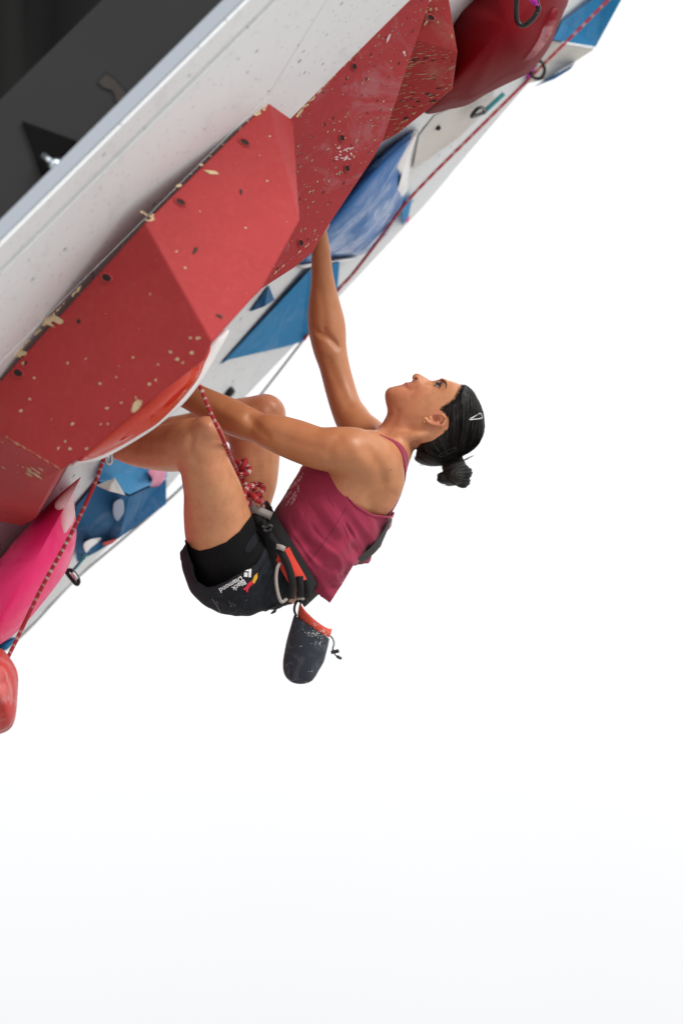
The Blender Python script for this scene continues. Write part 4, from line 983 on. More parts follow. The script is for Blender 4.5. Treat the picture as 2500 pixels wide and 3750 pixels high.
for sgn in (1, -1):
    c = to_world(H3(790, 346, 29*sgn))
    bm = bmesh.new(); bmesh.ops.create_uvsphere(bm, u_segments=20, v_segments=12, radius=.0090)
    me = bpy.data.meshes.new('eye'); bm.to_mesh(me); bm.free(); me.shade_smooth(); me.materials.append(MAT_EYE)
    e = link(bpy.data.objects.new('eye', me), person); e.location = c
    gaze = to_world(H3(788, 290, 50*sgn))-c; gaze /= np.linalg.norm(gaze)
    bm = bmesh.new(); bmesh.ops.create_uvsphere(bm, u_segments=14, v_segments=8, radius=.0058)
    me = bpy.data.meshes.new('iris'); bm.to_mesh(me); bm.free(); me.shade_smooth(); me.materials.append(MAT_IRIS)
    i_ = link(bpy.data.objects.new('iris', me), e); i_.location = gaze*.0050
    face_line('eyebrow', [(824, 282), (850, 292), (878, 312), (890, 342), (882, 386)], [.0012, .0020, .0022, .0018, .0006], sgn)
    face_line('eyelashes', [(768, 330), (800, 316), (818, 330), (820, 356), (804, 384)], [.0008, .0024, .0030, .0026, .0008], sgn)
# ------------------------------------------------------------------ hair
HAIRLINE = [(1040, 300), (1050, 345), (1012, 440), (965, 520), (885, 570), (832, 622), (842, 672), (890, 720), (905, 790), (885, 850), (830, 915), (705, 962), (605, 1005), (560, 1075), (545, 1150), (500, 1240), (700, 1500), (1500, 1400), (1500, 200), (1100, 200)]
HPOLY = catmull(HAIRLINE[:15], 4)
HPOLY = [tuple(p) for p in HPOLY]+HAIRLINE[15:]
BUNC = H3(960, 1215, 0)
hairf = Field()
hairf.fn(lambda P: head_sd(P), HLO, HHI, 0)
bun = Field()
for (x_, y_, w_, r_, k_) in ((960, 1225, 0, 26, .01), (985, 1310, 0, 33, .010), (860, 1412, 8, 19, .005), (930, 1420, -14, 22, .006), (1105, 1350, 6, 19, .005), (1075, 1445, -2, 20.5, .005), (985, 1385, 14, 27, .006), (1030, 1340, -18, 24, .006)):
    bun.ell(H3(x_, y_, w_), (r_/1000., r_/1000.*.95, r_/1000.), k_)
nape = Field(); nape.ell(H3(720, 1130, 0), (.052, .034, .052), 0); nape.ell(H3(860, 1130, 0), (.045, .026, .045), .02)
def hair_sd(P, C, half):
    d = head_sd(P); x, y, wv = to_c3(P)
    hl_ = poly_sd(np.stack([x, y], -1), HPOLY)+9*vnoise(P*90, 21)+7*vnoise(P*220, 22)               # negative inside the hair region
    off = .0085*np.clip((-hl_+6)/70., 0, 1)**.6-.003
    off = np.where(hl_ > 12, -.02, off)
    a = np.arctan2(y-1215, x-960)
    d = d-off+.0006*np.sin(a*60+3*np.sin(a*17))*np.clip(-hl_/80., 0, 1)
    n_ = nape(P, C, half)
    d = smin(d, np.maximum(n_, hl_*MX), .012)
    q = P-BUNC.astype(np.float32)
    b = bun(P, C, half)+.0012*np.sin(np.arctan2(y-1380, x-975)*5+y*.12)
    return smin(d, b, .004)
HV, HQ = sdf_mesh(hair_sd, HLO-.02-np.array([0, .09, 0]), HHI+.03, .0024, 12, 2.2)
HV = relax(HV, HQ, 2, .45)
MAT_HAIR = hair_mat(to_world(BUNC))
hair = np_obj('hair', to_world(HV), HQ, MAT_HAIR, person)
hb = bvh_of(HV, HQ)
# loose strands lying on the hair and combed towards the bun, plus flyaways
SV = []; SF = []
def strand(path, r):
    b = len(SV); path = np.asarray(path); n = len(path)
    if not np.isfinite(path).all() or np.linalg.norm(np.diff(path, axis=0), axis=1).min() < 1e-6: return
    T = np.gradient(path, axis=0)
    for i in range(n):
        t = T[i]/(np.linalg.norm(T[i])+1e-9); a = np.cross(t, [.3, .5, .8]); a = a/np.linalg.norm(a) if np.linalg.norm(a) > 1e-6 else np.array([1., 0, 0]); c_ = np.cross(t, a)
        rr = r*(1-.75*i/(n-1))
        for j in range(3):
            SV.append(path[i]+rr*(math.cos(j*2.094)*a+math.sin(j*2.094)*c_))
    for i in range(n-1):
        for j in range(3): SF.append((b+i*3+j, b+i*3+(j+1) % 3, b+(i+1)*3+(j+1) % 3, b+(i+1)*3+j))
hx, hy, hw = to_c3(HV); cand = np.nonzero((hy < 1180) & (poly_sd(np.stack([hx, hy], -1), HPOLY) < -8))[0]
for k in range(900):
    p = HV[random.choice(cand)].copy(); path = []
    for s_ in range(14):
        loc, nor, _, _ = hb.find_nearest(Vector(p))
        if loc is None: break
        nrm = np.array(nor); path.append(np.array(loc)+nrm*.0007)
        d = BUNC-np.array(loc); L = np.linalg.norm(d)
        if L < .02: break
        d = d-nrm*np.dot(d, nrm); d /= np.linalg.norm(d)+1e-9
        p = np.array(loc)+d*.007
    if len(path) > 3: strand(path, random.uniform(.00035, .0007))
for k in range(150):                                # flyaways off the outline, nape wisps and bun hairs
    if k < 60: i = random.choice(cand)
    else: i = random.choice(np.nonzero(((hy > 1190) | ((hx < 620) & (hy > 1050))))[0])
    p = HV[i]; loc, nor, _, _ = hb.find_nearest(Vector(p)); n_ = np.array(nor); t = np.cross(n_, np.random.randn(3)); t /= np.linalg.norm(t)
    L = random.uniform(.006, .020); path = [p+t*L*s_/5.+n_*(.0015+.35*L*math.sin(s_/5.*2.2)) for s_ in range(6)]
    strand(path, .00028)
for k in range(9): strand([H3(1090+s_*24, 1215-s_*11-k*2.0+3*math.sin(s_+k), -4+k*1.2) for s_ in range(6)], .0005)
HP_ = np.array(HPOLY[4:22]); 
for k in range(240):
    i = random.randrange(len(HP_)-1); p = HP_[i]+(HP_[i+1]-HP_[i])*random.random(); t = HP_[i+1]-HP_[i]; t = t/(np.linalg.norm(t)+1e-9); nrm = np.array([t[1], -t[0]])
    inn = np.array([960., 900.])-p; inn /= np.linalg.norm(inn)
    if np.dot(nrm, inn) > 0: nrm = -nrm
    a_ = p+nrm*random.uniform(2, 20)+t*random.uniform(-10, 10); b_ = p-nrm*45+t*random.uniform(-20, 20)
    P_ = []
    for s_ in np.linspace(0, 1, 6):
        q = a_+(b_-a_)*s_; c_ = K(*c3(q[0], q[1]), 11.9); u1 = on_body(c_, None, .0006); u2 = on_body(c_, hb, .0006)
        u = [v for v in (u1, u2) if v is not None]
        if u: P_.append(min(u, key=lambda v: v[2]))
    if len(P_) == 6: strand(P_[::-1], random.uniform(.00022, .00042))
mesh_obj('hair_strands', to_world(np.array(SV)), SF, MAT_HAIR, hair)['kind'] = 'stuff'
def on_hair(x_, y_, off=.0018): return on_body(K(*c3(x_, y_), 11.9), hb, off)
for lbl, pts, r_ in (('silver snap clip high on the hair', [(1150, 742), (1200, 712), (1270, 672), (1288, 684), (1298, 715), (1282, 728), (1220, 738)], .0017),
                     ('dark snap clip low on the hair above the bun', [(802, 1146), (880, 1100), (960, 1072), (992, 1064), (990, 1082), (940, 1118), (870, 1152), (825, 1166)], .0015)):
    Q_ = [on_hair(*p) for p in pts]
    o = tube('hair_clip', to_world(catmull(Q_, 4, True)), r_, MAT_CLIP if 'silver' in lbl else MAT_BLKMETAL, hair, 8, True); o['label'] = lbl
    a_, b_ = np.mean(Q_[2:4], axis=0), np.mean(Q_[-2:], axis=0)
    tube('clip_tongue', to_world(np.array([Q_[0], (a_+b_)/2*.5+Q_[0]*.5, (a_+b_)/2])), .0012, MAT_CLIP if 'silver' in lbl else MAT_BLKMETAL, o, 6)
c_ = H3(634, 752, 80); tube('earring', to_world(np.array([c_+np.array([.0022*math.cos(t), .0068*math.sin(t), .002*math.sin(t)]) for t in np.linspace(0, 2*math.pi, 20)[:-1]])), .0005, MAT_GOLD, person, 8, True)
bm = bmesh.new(); bmesh.ops.create_uvsphere(bm, u_segments=8, v_segments=6, radius=.0011); me = bpy.data.meshes.new('ear_stud'); bm.to_mesh(me); bm.free(); me.materials.append(MAT_GOLD)
link(bpy.data.objects.new('ear_stud', me), person).location = to_world(H3(664, 735, 84))
for px in (c3(600, 550), c3(660, 388), c3(738, 432), c3(735, 407), c3(255, 1318), c1(712, 567), c1(655, 1060), c2(1042, 275), c11(1470, 1040)):
    q = on_body(K(*px, 11.7), None, .0002)
    if q is not None:
        bm = bmesh.new(); bmesh.ops.create_icosphere(bm, subdivisions=1, radius=.0010); me = bpy.data.meshes.new('mole'); bm.to_mesh(me); bm.free()
        me.materials.append(MAT_MOLE); link(bpy.data.objects.new('mole', me), person).location = to_world(q)
neckl = [on_body(K(*c3(*p), 11.9), None, .0006) for p in ((322, 1040), (350, 1046), (380, 1064), (408, 1092), (428, 1124), (440, 1160))]
neckl = [q for q in neckl if q is not None]
if len(neckl) > 3: tube('necklace', to_world(catmull(neckl, 4)), .0007, MAT_GOLD, person, 6)

# ------------------------------------------------------------------ tank top
tt = [((905, 150), (1112, 300), 12.05, 1.12), ((800, 190), (1098, 385), 12.05, 1.28), ((682, 240), (1054, 480), 12.05, 1.24), ((600, 330), (1008, 590), 12.05, 1.16),
      ((540, 415), (962, 680), 12.05, 1.10), ((508, 480), (900, 755), 12.05, 1.10), ((520, 570), (830, 830), 12.05, 1.13), ((560, 660), (790, 890), 12.05, 1.2), ((600, 720), (780, 960), 12.05, 1.2)]
topf = Field(); topf.add(chain(c2, tt), 0)
topf.add(cpts(c2, [(800, 300, 12.0, .09, 1.0), (760, 400, 11.99, .10, 1.0), (720, 520, 11.99, .10, 1.0)]), .03)
strap = cpts(c2, [(985, 150, 11.93, .022), (1055, 182, 11.945, .023), (1090, 222, 11.965, .021), (1104, 265, 11.98, .017), (1100, 310, 12.0, .014), (1080, 390, 12.02, .014), (1048, 482, 12.03, .015)], 4)
strap2 = cpts(c2, [(960, 108, 12.17, .016), (1020, 130, 12.165, .016), (1090, 190, 12.15, .015), (1112, 262, 12.12, .013), (1104, 310, 12.09, .012), (1082, 390, 12.07, .012), (1045, 482, 12.06, .014)], 4)
KEEP = camxy(c2, [(492, 500), (520, 545), (560, 615), (600, 690), (626, 745), (680, 825), (762, 888), (820, 800), (870, 715), (1050, 700), (1400, 600), (1300, -100), (600, -100), (400, 300), (420, 470)], 12.0)
ARMH = camxy(c2, [(790, 250), (806, 320), (830, 378), (875, 432), (958, 480), (1040, 488), (1075, 478), (1140, 380), (1200, 200), (1100, 60), (800, 20), (640, 100), (640, 230), (700, 262)], 11.9)
ARMF = camxy(c2, [(770, 200), (800, 300), (870, 400), (980, 470), (1060, 470), (1140, 380), (1200, 200), (1100, 60), (800, 0), (640, 60), (620, 200), (690, 230)], 12.2)
NECKC = camxy(c2, [(760, 60), (880, 190), (1000, 290), (1062, 470), (1180, 470), (1300, 200), (1100, 0), (900, 0)], 12.05)
SEAM = cpts(c2, [(842, 440, 11.9, .0018), (790, 530, 11.88, .0018), (735, 610, 11.88, .0018), (650, 700, 11.90, .0018)], 4)
def ang(P, a): return P[..., 0]*math.cos(a)+P[..., 1]*math.sin(a)
def top_sd(P, C, half):
    d = topf(P, C, half)
    xy = P[..., :2]; x, y = P[..., 0], P[..., 1]
    lowm = np.clip((.02-(y-K(*c2(640, 400), 12.0)[1]))/.16, 0, 1)
    u = ang(P, -.95); v = ang(P, .62)
    n1 = vnoise(np.stack([u*9, v*34, P[..., 2]*8], -1), 3); n2 = vnoise(np.stack([u*20, v*70+n1*2, P[..., 2]*22], -1), 5)
    n3 = vnoise(np.stack([v*12, u*40, P[..., 2]*10], -1), 9)
    d = d+.0125*n1*lowm+.0055*n2*(.2+.8*lowm)+.006*n3*lowm
    sh = np.maximum(d, -(d+.0046))
    sh = smax(sh, poly_sd(xy, KEEP), .002)
    sh = np.where(P[..., 2] < 12.03, smax(sh, -poly_sd(xy, ARMH), .002), smax(sh, -poly_sd(xy, ARMF), .002))
    m_ = (P[..., 2] > 11.985) & (P[..., 2] < 12.115)
    sh = np.where(m_, smax(sh, -poly_sd(xy, NECKC), .002), sh)
    # straps hug the body
    sel = np.nonzero(np.all((C > K(*c2(940, 520), 12.0)-np.array([.03, .03, .2])) & (C < K(*c2(1180, 80), 12.0)+np.array([.03, .03, .3])), axis=1))[0]
    if len(sel):
        bd = body(P[sel], C[sel], half)
        for st in (strap, strap2):
            f_ = Field().add(st, 0); s_ = f_(P[sel], C[sel], half)
            ribbon = np.maximum(np.maximum(bd-.0042, -(bd+.002)), s_)
            sh[sel] = smin(sh[sel], ribbon, .004)
    # hem roll and side seam
    hem = np.abs(poly_sd(xy, KEEP)+.006)
    sf = Field().cut(SEAM, .002)
    return sh
tlo, thi = pts_bounds([chain(c2, tt, 2)], .04)
TV, TQ = sdf_mesh(top_sd, tlo, thi, .0024)
TV = relax(TV, TQ, 2, .45)
top = np_obj('tank_top', to_world(TV), TQ, MAT_TOP, person)
tb_ = bvh_of(TV, TQ)
def proj_line(name, f, pts, tree, r, mat, parent, off=.0004, n=8, d0=11.6):
    P_ = catmull([np.array(f(*p)) for p in pts], n); Q_ = [on_body(K(p[0], p[1], d0), tree, off) for p in P_]; Q_ = [q for q in Q_ if q is not None]
    if len(Q_) > 3:
        return tube(name, to_world(np.array(Q_)), r, mat, parent, 6)
MAT_SEAM = cloth('maroon_seam', (.22, .02, .055), (.17, .015, .045)).m
proj_line('side_seam', c2, [(842, 444), (790, 530), (735, 612), (690, 670), (640, 720)], tb_, .0011, MAT_SEAM, top)
proj_line('armhole_hem', c2, [(812, 345), (838, 395), (882, 445), (960, 490), (1030, 497)], tb_, .0016, MAT_SEAM, top)
proj_line('bottom_hem', c2, [(612, 730), (640, 775), (690, 836), (752, 874)], tb_, .0014, MAT_SEAM, top)
def decal(name, f, polys, tree, mat, parent, off=.0012, d0=11.6, cuts=2):
    bm = bmesh.new()
    for poly in polys:
        vs_ = [bm.verts.new((*f(*p), 0)) for p in poly]; bm.faces.new(vs_)
    bmesh.ops.triangulate(bm, faces=bm.faces[:])
    for k in range(cuts): bmesh.ops.subdivide_edges(bm, edges=[e for e in bm.edges if e.calc_length() > 6], cuts=1, use_grid_fill=False); bmesh.ops.triangulate(bm, faces=bm.faces[:])
    bad = []
    for v in bm.verts:
        q = on_body(K(v.co.x, v.co.y, d0), tree, off)
        if q is None: bad.append(v)
        else: v.co = Vector(to_world(q))
    bmesh.ops.delete(bm, geom=bad, context='VERTS')
    me = bpy.data.meshes.new(name); bm.to_mesh(me); bm.free(); me.materials.append(mat)
    return link(bpy.data.objects.new(name, me), parent)
leaves = []
for (x0, y0, x1, y1, w_) in ((1430, 1320, 1380, 1440, 20), (1400, 1400, 1250, 1530, 42), (1330, 1480, 1200, 1560, 30), (1360, 1480, 1370, 1580, 26), (1290, 1560, 1130, 1700, 34), (1340, 1560, 1280, 1660, 34), (1240, 1590, 1150, 1640, 22), (1350, 1600, 1270, 1740, 30), (1280, 1640, 1200, 1760, 26), (1400, 1360, 1320, 1470, 16)):
    dx, dy = x1-x0, y1-y0; L = math.hypot(dx, dy); nx_, ny_ = -dy/L*w_*.5, dx/L*w_*.5
    for s0, s1 in ((0.0, .30), (.38, .62), (.70, 1.0)):
        wf = lambda s: math.sin(math.pi*min(max(s, .04), .96))
        leaves.append([(x0+dx*s0-nx_*wf(s0), y0+dy*s0-ny_*wf(s0)), (x0+dx*s0+nx_*wf(s0), y0+dy*s0+ny_*wf(s0)), (x0+dx*s1+nx_*wf(s1), y0+dy*s1+ny_*wf(s1)), (x0+dx*s1-nx_*wf(s1), y0+dy*s1-ny_*wf(s1))])
decal('leaf_print', c11, leaves, tb_, MAT_PRINTP, top, .001)
# paper bib pinned to the back, seen nearly edge-on
bi = catmull([K(*c2(*p), 11.955) for p in ((1036, 500), (1005, 560), (965, 615), (925, 655), (895, 680), (872, 698))], 4)
bo = catmull([K(*c2(*p), 11.99) for p in ((1045, 502), (1020, 565), (986, 635), (940, 680), (905, 704), (876, 716))], 4)
V = []; F = []
for a_, b_ in zip(bi, bo):
    for t in (0, .5, 1): V.append(to_world(a_+(b_-a_)*t))
    for k in range(1, 6): V.append(to_world(b_+np.array([-.001*k, 0, .03*k])))
for i in range(len(bi)-1):
    for j in range(7): a = i*8+j; F.append((a, a+1, a+9, a+8))
o = mesh_obj('paper_bib', V, F, MAT_BIB, None, True); m_ = o.modifiers.new('t', 'SOLIDIFY'); m_.thickness = .0012
tag(o, 'thin paper bib in a shadow-side grey pinned to the back of the maroon top', 'bib')
for lb, pts in (('upper', [(1012, 512), (1030, 505), (1046, 498), (1044, 520), (1026, 530)]), ('lower', [(868, 700), (880, 694), (892, 698), (884, 712), (872, 710)])):
    o = tube('safety_pin', kpath([(p[0], p[1], 11.985) for p in pts], c2, 4, True), .0010, MAT_ALU, None, 6, True)
    tag(o, '%s safety pin fixing the bib to the maroon top' % lb, 'safety pin')

# ------------------------------------------------------------------ shorts and tights
tights_f = Field().add(LL, 0).add(LR, .01)
tights_f.ell(K(*c2(330, 760), 11.96), (.098, .098, .085), .03); tights_f.ell(K(*c2(400, 740), 12.14), (.095, .1, .085), .03); tights_f.ell(K(*c2(500, 730), 12.05), (.085, .09, .15), .03)
HEMN = camxy(c2, [(60, 560), (100, 600), (130, 635), (165, 648), (220, 636), (290, 607), (350, 558), (398, 492), (420, 455), (470, 480), (500, 600), (470, 700), (420, 765), (370, 800), (300, 838), (220, 850), (150, 830), (105, 760), (70, 640)], 11.88)
HEMF = camxy(c2, [(340, 520), (400, 488), (500, 440), (560, 470), (700, 600), (700, 1000), (300, 1000)], 12.2)
def tights_sd(P, C, half):
    d = tights_f(P, C, half)-.0032-.0006*vnoise(P*60, 4)
    d = np.maximum(d, -(d+.006))
    return np.where(P[..., 2] < 12.06, smax(d, poly_sd(P[..., :2], HEMN), .0015), smax(d, poly_sd(P[..., :2], HEMF), .0015))
slo, shi = pts_bounds([LL, LR], .03)
V_, Q_ = sdf_mesh(tights_sd, slo, shi, .0026)
tights = np_obj('tights', to_world(relax(V_, Q_, 2, .45)), Q_, MAT_TIGHTS, person)
tgb = bvh_of(V_, Q_)
shf = Field()
shf.ell(K(*c2(480, 735), 12.05), (.098, .100, .155), 0)
shf.add(cpts(c2, [(640, 690, 12.05, .070, 1.9), (590, 700, 12.05, .082, 1.72), (540, 712, 12.05, .090, 1.65), (480, 730, 12.05, .098, 1.45)]), .02)
shf.add(cpts(c2, [(440, 745, 11.99, .104), (310, 752, 11.96, .1085), (275, 706, 11.93, .1085), (262, 640, 11.905, .106), (255, 590, 11.89, .104)], 4), .03)
shf.add(cpts(c2, [(480, 735, 12.11, .10), (420, 690, 12.16, .098), (430, 600, 12.19, .092), (435, 560, 12.20, .085)], 4), .03)
CUTN = camxy(c2, [(30, 600), (60, 664), (84, 642), (104, 612), (110, 650), (126, 700), (138, 752), (156, 790), (197, 815), (231, 812), (287, 788), (331, 762), (376, 738), (421, 712), (449, 668), (466, 612), (466, 540), (500, 430), (520, -300), (-300, -300), (-300, 620)], 11.86)
CUTF = camxy(c2, [(300, 640), (380, 575), (480, 520), (560, 470), (640, 300), (640, -300), (-100, -300), (-100, 640)], 12.2)
CUTW = camxy(c2, [(455, 430), (540, 530), (600, 620), (650, 720), (690, 800), (760, 900), (1000, 700), (700, 300), (430, 380)], 12.0)
pel_f = Field().add(TL[-18:], 0)
def shorts_sd(P, C, half):
    d = smin(shf(P, C, half), np.minimum(tights_f(P, C, half), pel_f(P, C, half))-.0065, .012); xy = P[..., :2]
    a = ang(P, 1.05); b = ang(P, -.52)
    n1 = vnoise(np.stack([a*8, b*42, P[..., 2]*10], -1), 11); n2 = vnoise(np.stack([a*16, b*85+n1, P[..., 2]*18], -1), 12); n3 = vnoise(P*16, 13)
    wr_ = np.clip((P[..., 0]-K(*c2(250, 800), 12)[0])/.12, .15, 1)
    d = d+(.0080*n1+.0036*n2)*wr_+.003*n3
    cutn = poly_sd(xy, CUTN); band = np.clip((.019-cutn)/.002, 0, 1)*(P[..., 2] < 12.0)
    d = d-.0018*band*(cutn > -.01)
    th_ = .005+.032*np.clip((K(*c2(150, 0), 11.95)[0]-P[..., 0])/.012, 0, 1)
    sh = np.maximum(d, -(d+th_))
    sh = np.where(P[..., 2] < 12.04, smax(sh, -cutn, .002), smax(sh, -poly_sd(xy, CUTF), .002))
    return smax(sh, -poly_sd(xy, CUTW), .002)
slo, shi = pts_bounds([cpts(c2, [(640, 690, 12.05, .1, 1.75), (270, 706, 11.95, .14), (420, 690, 12.16, .13)], 1)], .03)
V_, Q_ = sdf_mesh(shorts_sd, slo, shi, .0024)
V_ = relax(V_, Q_, 2, .45)
shorts = np_obj('shorts', to_world(V_), Q_, MAT_SHORTS, person)
sb = bvh_of(V_, Q_)
decal('patch', c10, [[(552, 250), (560, 225), (610, 145), (645, 117), (662, 122), (672, 150), (655, 200), (600, 268), (575, 280), (556, 268)]], tgb, MAT_SHORTS, tights, .0026)
decal('chevron_logo', c10, [[(552, 408), (607, 411), (603, 479), (583, 479), (586, 431), (551, 428)], [(549, 439), (577, 442), (574, 478), (545, 474)]], sb, MAT_PRINT, shorts)
decal('yellow_emblem', c10, [[(658, 440), (655, 485), (630, 532), (612, 516), (630, 468)]], sb, MAT_YEL, shorts)
decal('red_emblem', c10, [[(612, 503), (624, 534), (594, 556), (576, 588), (562, 586), (536, 578), (562, 556), (580, 528)], [(576, 588), (583, 604), (566, 600), (562, 586)]], sb, MAT_REDP, shorts)
def text_decal(txt, f, org, xdir, size, tree, mat, parent, name):
    cu = bpy.data.curves.new('text', 'FONT'); cu.body = txt; cu.size = 1.0; cu.offset = .018; cu.resolution_u = 3
    ob = bpy.data.objects.new('text', cu); COL.objects.link(ob)
    dg = bpy.context.evaluated_depsgraph_get(); me = bpy.data.meshes.new_from_object(ob.evaluated_get(dg)); bpy.data.objects.remove(ob); bpy.data.curves.remove(cu)
    L = math.hypot(*xdir); ex = (xdir[0]/L, xdir[1]/L); ey = (ex[1], -ex[0])          # image y runs down
    drop = []
    for v in me.vertices:
        x_, y_ = v.co.x*size, v.co.y*size
        q = on_body(K(*f(org[0]+ex[0]*x_+ey[0]*y_, org[1]+ex[1]*x_+ey[1]*y_), 11.6), tree, .0013)
        v.co = Vector(to_world(q)) if q is not None else Vector((0, 0, -5)); drop += [] if q is not None else [v.index]
    if drop:
        bm = bmesh.new(); bm.from_mesh(me); bm.verts.ensure_lookup_table(); bmesh.ops.delete(bm, geom=[bm.verts[i] for i in drop], context='VERTS'); bm.to_mesh(me); bm.free()
    me.name = name; me.materials.clear(); me.materials.append(mat)
    return link(bpy.data.objects.new(name, me), parent)
text_decal('Black', c10, (548, 496), (-120, 76), 58, sb, MAT_PRINT, shorts, 'logo_text')
text_decal('Diamond', c10, (524, 468), (-196, 112), 58, sb, MAT_PRINT, shorts, 'logo_text')
proj_line('seam', c10, [(282, 655), (310, 690), (335, 730), (352, 768)], sb, .0016, cloth('seam_grey', (.12, .12, .13), (.05, .05, .06)).m, shorts)

# ------------------------------------------------------------------ climbing shoes on the hidden feet
for an, toe in ((SLg[-1][:3], K(318, 1488, 11.93)), (SR[-1][:3], K(505, 1490, 12.36))):
    dv = toe-an; heel = an-dv*.30+np.array([.012, -.012, 0])
    ft = Field().add(np.array([[*heel, .030, 1.], [*(an+dv*.20), .036, 1.], [*(an+dv*.62), .038, .95], [*toe, .019, 1.]]), .0)
    ft.add(np.array([[*an, .037, 1.], [*(an+np.array([.03, .004, 0])), .036, 1.]]), .02)
    lo_ = np.minimum(heel, toe)-.09; hi_ = np.maximum(heel, toe)+.09
    V_, Q_ = sdf_mesh(ft, lo_, hi_, .0045)
    np_obj('climbing_shoe', to_world(relax(V_, Q_, 2, .45)), Q_, MAT_SHOE, person)

# ------------------------------------------------------------------ harness
def ribbon(name, path, wdir, width, thick, mat, parent=None, closed=False, label=None):
    """path in camera space; wdir: width direction in camera space"""
    P = np.asarray(path, float); n = len(P); T = np.gradient(P, axis=0) if not closed else np.roll(P, -1, 0)-np.roll(P, 1, 0)
    T /= np.linalg.norm(T, axis=1)[:, None]+1e-12; V = []; F = []
    for i in range(n):
        A = np.asarray(wdir, float); A = A-T[i]*np.dot(A, T[i]); A /= np.linalg.norm(A); B = np.cross(T[i], A)
        for a, b in ((-.5, -.5), (-.46, .5), (.46, .5), (.5, -.5)): V.append(to_world(P[i]+A*width*a+B*thick*b))
    for i in range(n if closed else n-1):
        i2 = (i+1) % n
        for j in range(4): F.append((i*4+j, i*4+(j+1) % 4, i2*4+(j+1) % 4, i2*4+j))
    if not closed: F += [(0, 1, 2, 3), tuple((n-1)*4+k for k in (3, 2, 1, 0))]
    o = mesh_obj(name, V, F, mat, parent, True); fix_normals(o)
    for e in o.data.edges: pass
    if label: o['label'] = label
    return o
def kc(pts, f, n=6, closed=False): return catmull([K(*f(p[0], p[1]), p[2]) for p in pts], n, closed)
AX = np.array([.72, .66, 0])
har = empty('climbing_harness', 'black and red climbing harness around the waist over the shorts', 'harness')
belt = [(448, 470, 12.00), (480, 530, 11.93), (530, 612, 11.898), (582, 700, 11.892), (630, 780, 11.905), (664, 840, 11.95), (680, 868, 12.05), (664, 840, 12.15), (585, 700, 12.205), (480, 530, 12.17), (440, 462, 12.08)]
ribbon('waist_belt', kc(belt, c2, 6, True), AX, .062, .008, MAT_WEB, har, True)
pad = [(540, 650, 11.889), (566, 702, 11.8845), (592, 748, 11.887), (618, 795, 11.899), (642, 838, 11.935)]
ribbon('padding', kc(pad, c2, 6)+np.array([0, 0, -.001]), AX, .047, .006, MAT_HRED, har)
web = [(690, 10, 11.895), (745, 120, 11.885), (830, 240, 11.874), (890, 350, 11.870), (928, 460, 11.870), (944, 560, 11.874), (932, 655, 11.886)]
ribbon('webbing', kc(web, c10, 6), AX, .020, .003, MAT_WEB, har)
ribbon('webbing', kc([(1000, 470, 11.885), (1008, 560, 11.888), (1002, 645, 11.905)], c10, 5), np.array([1, .1, 0]), .019, .003, MAT_WEB, har)
ribbon('webbing', kc([(1050, 500, 11.90), (1066, 580, 11.91), (1064, 650, 11.93)], c10, 5), np.array([1, .1, 0]), .014, .003, MAT_WEB, har)
ribbon('leg_strap', kc([(640, -30, 11.92), (690, 60, 11.905), (760, 200, 11.892), (800, 330, 11.886), (835, 420, 11.884)], c10, 5), np.array([1, .3, 0]), .022, .004, MAT_WEB, har)
ribbon('buckle', kc([(812, 225, 11.868), (845, 232, 11.864), (878, 250, 11.868)], c10, 3), np.array([-.2, 1, 0]), .014, .004, MAT_ALU if False else MAT_GREYWEB, har)
for k, pts in enumerate(([(690, 60), (720, 70), (750, 52), (780, 70)], [(700, 90), (735, 100), (770, 85)])):
    tube('buckle', kpath([(p[0], p[1], 11.878) for p in pts], c10, 4), .005, MAT_PLASTIC, har, 8)
tube('gear_loop', kpath([(842, 362, 11.878), (818, 402, 11.872), (808, 480, 11.870), (814, 560, 11.870), (832, 640, 11.874), (856, 682, 11.88), (898, 655, 11.885)], c10, 5), .0044, MAT_GREYWEB, har, 10)
ribbon('tie_in_loop', kc([(690, 1735, 11.93), (790, 1780, 11.92), (900, 1825, 11.918), (1020, 1880, 11.93)], c11, 5), np.array([.3, 1, 0]), .021, .006, MAT_GREYWEB, har)
tube('cord', kpath([(738, 742, 11.95), (790, 722, 11.94), (860, 700, 11.93), (936, 690, 11.93)], c10, 5), .0026, MAT_PLASTIC, har, 8)
tube('cord', kpath([(862, 702, 11.935), (820, 735, 11.935), (795, 758, 11.935), (765, 780, 11.935)], c10, 5), [.0015]*8+[.003, .0045, .0045, .004, .0035, .003, .0025, .001], MAT_PLASTIC, har, 8)
tube('cord', kpath([(1045, 640, 11.93), (1062, 660, 11.93), (1058, 680, 11.93), (1068, 702, 11.93)], c10, 4), .0014, MAT_PLASTIC, har, 6)

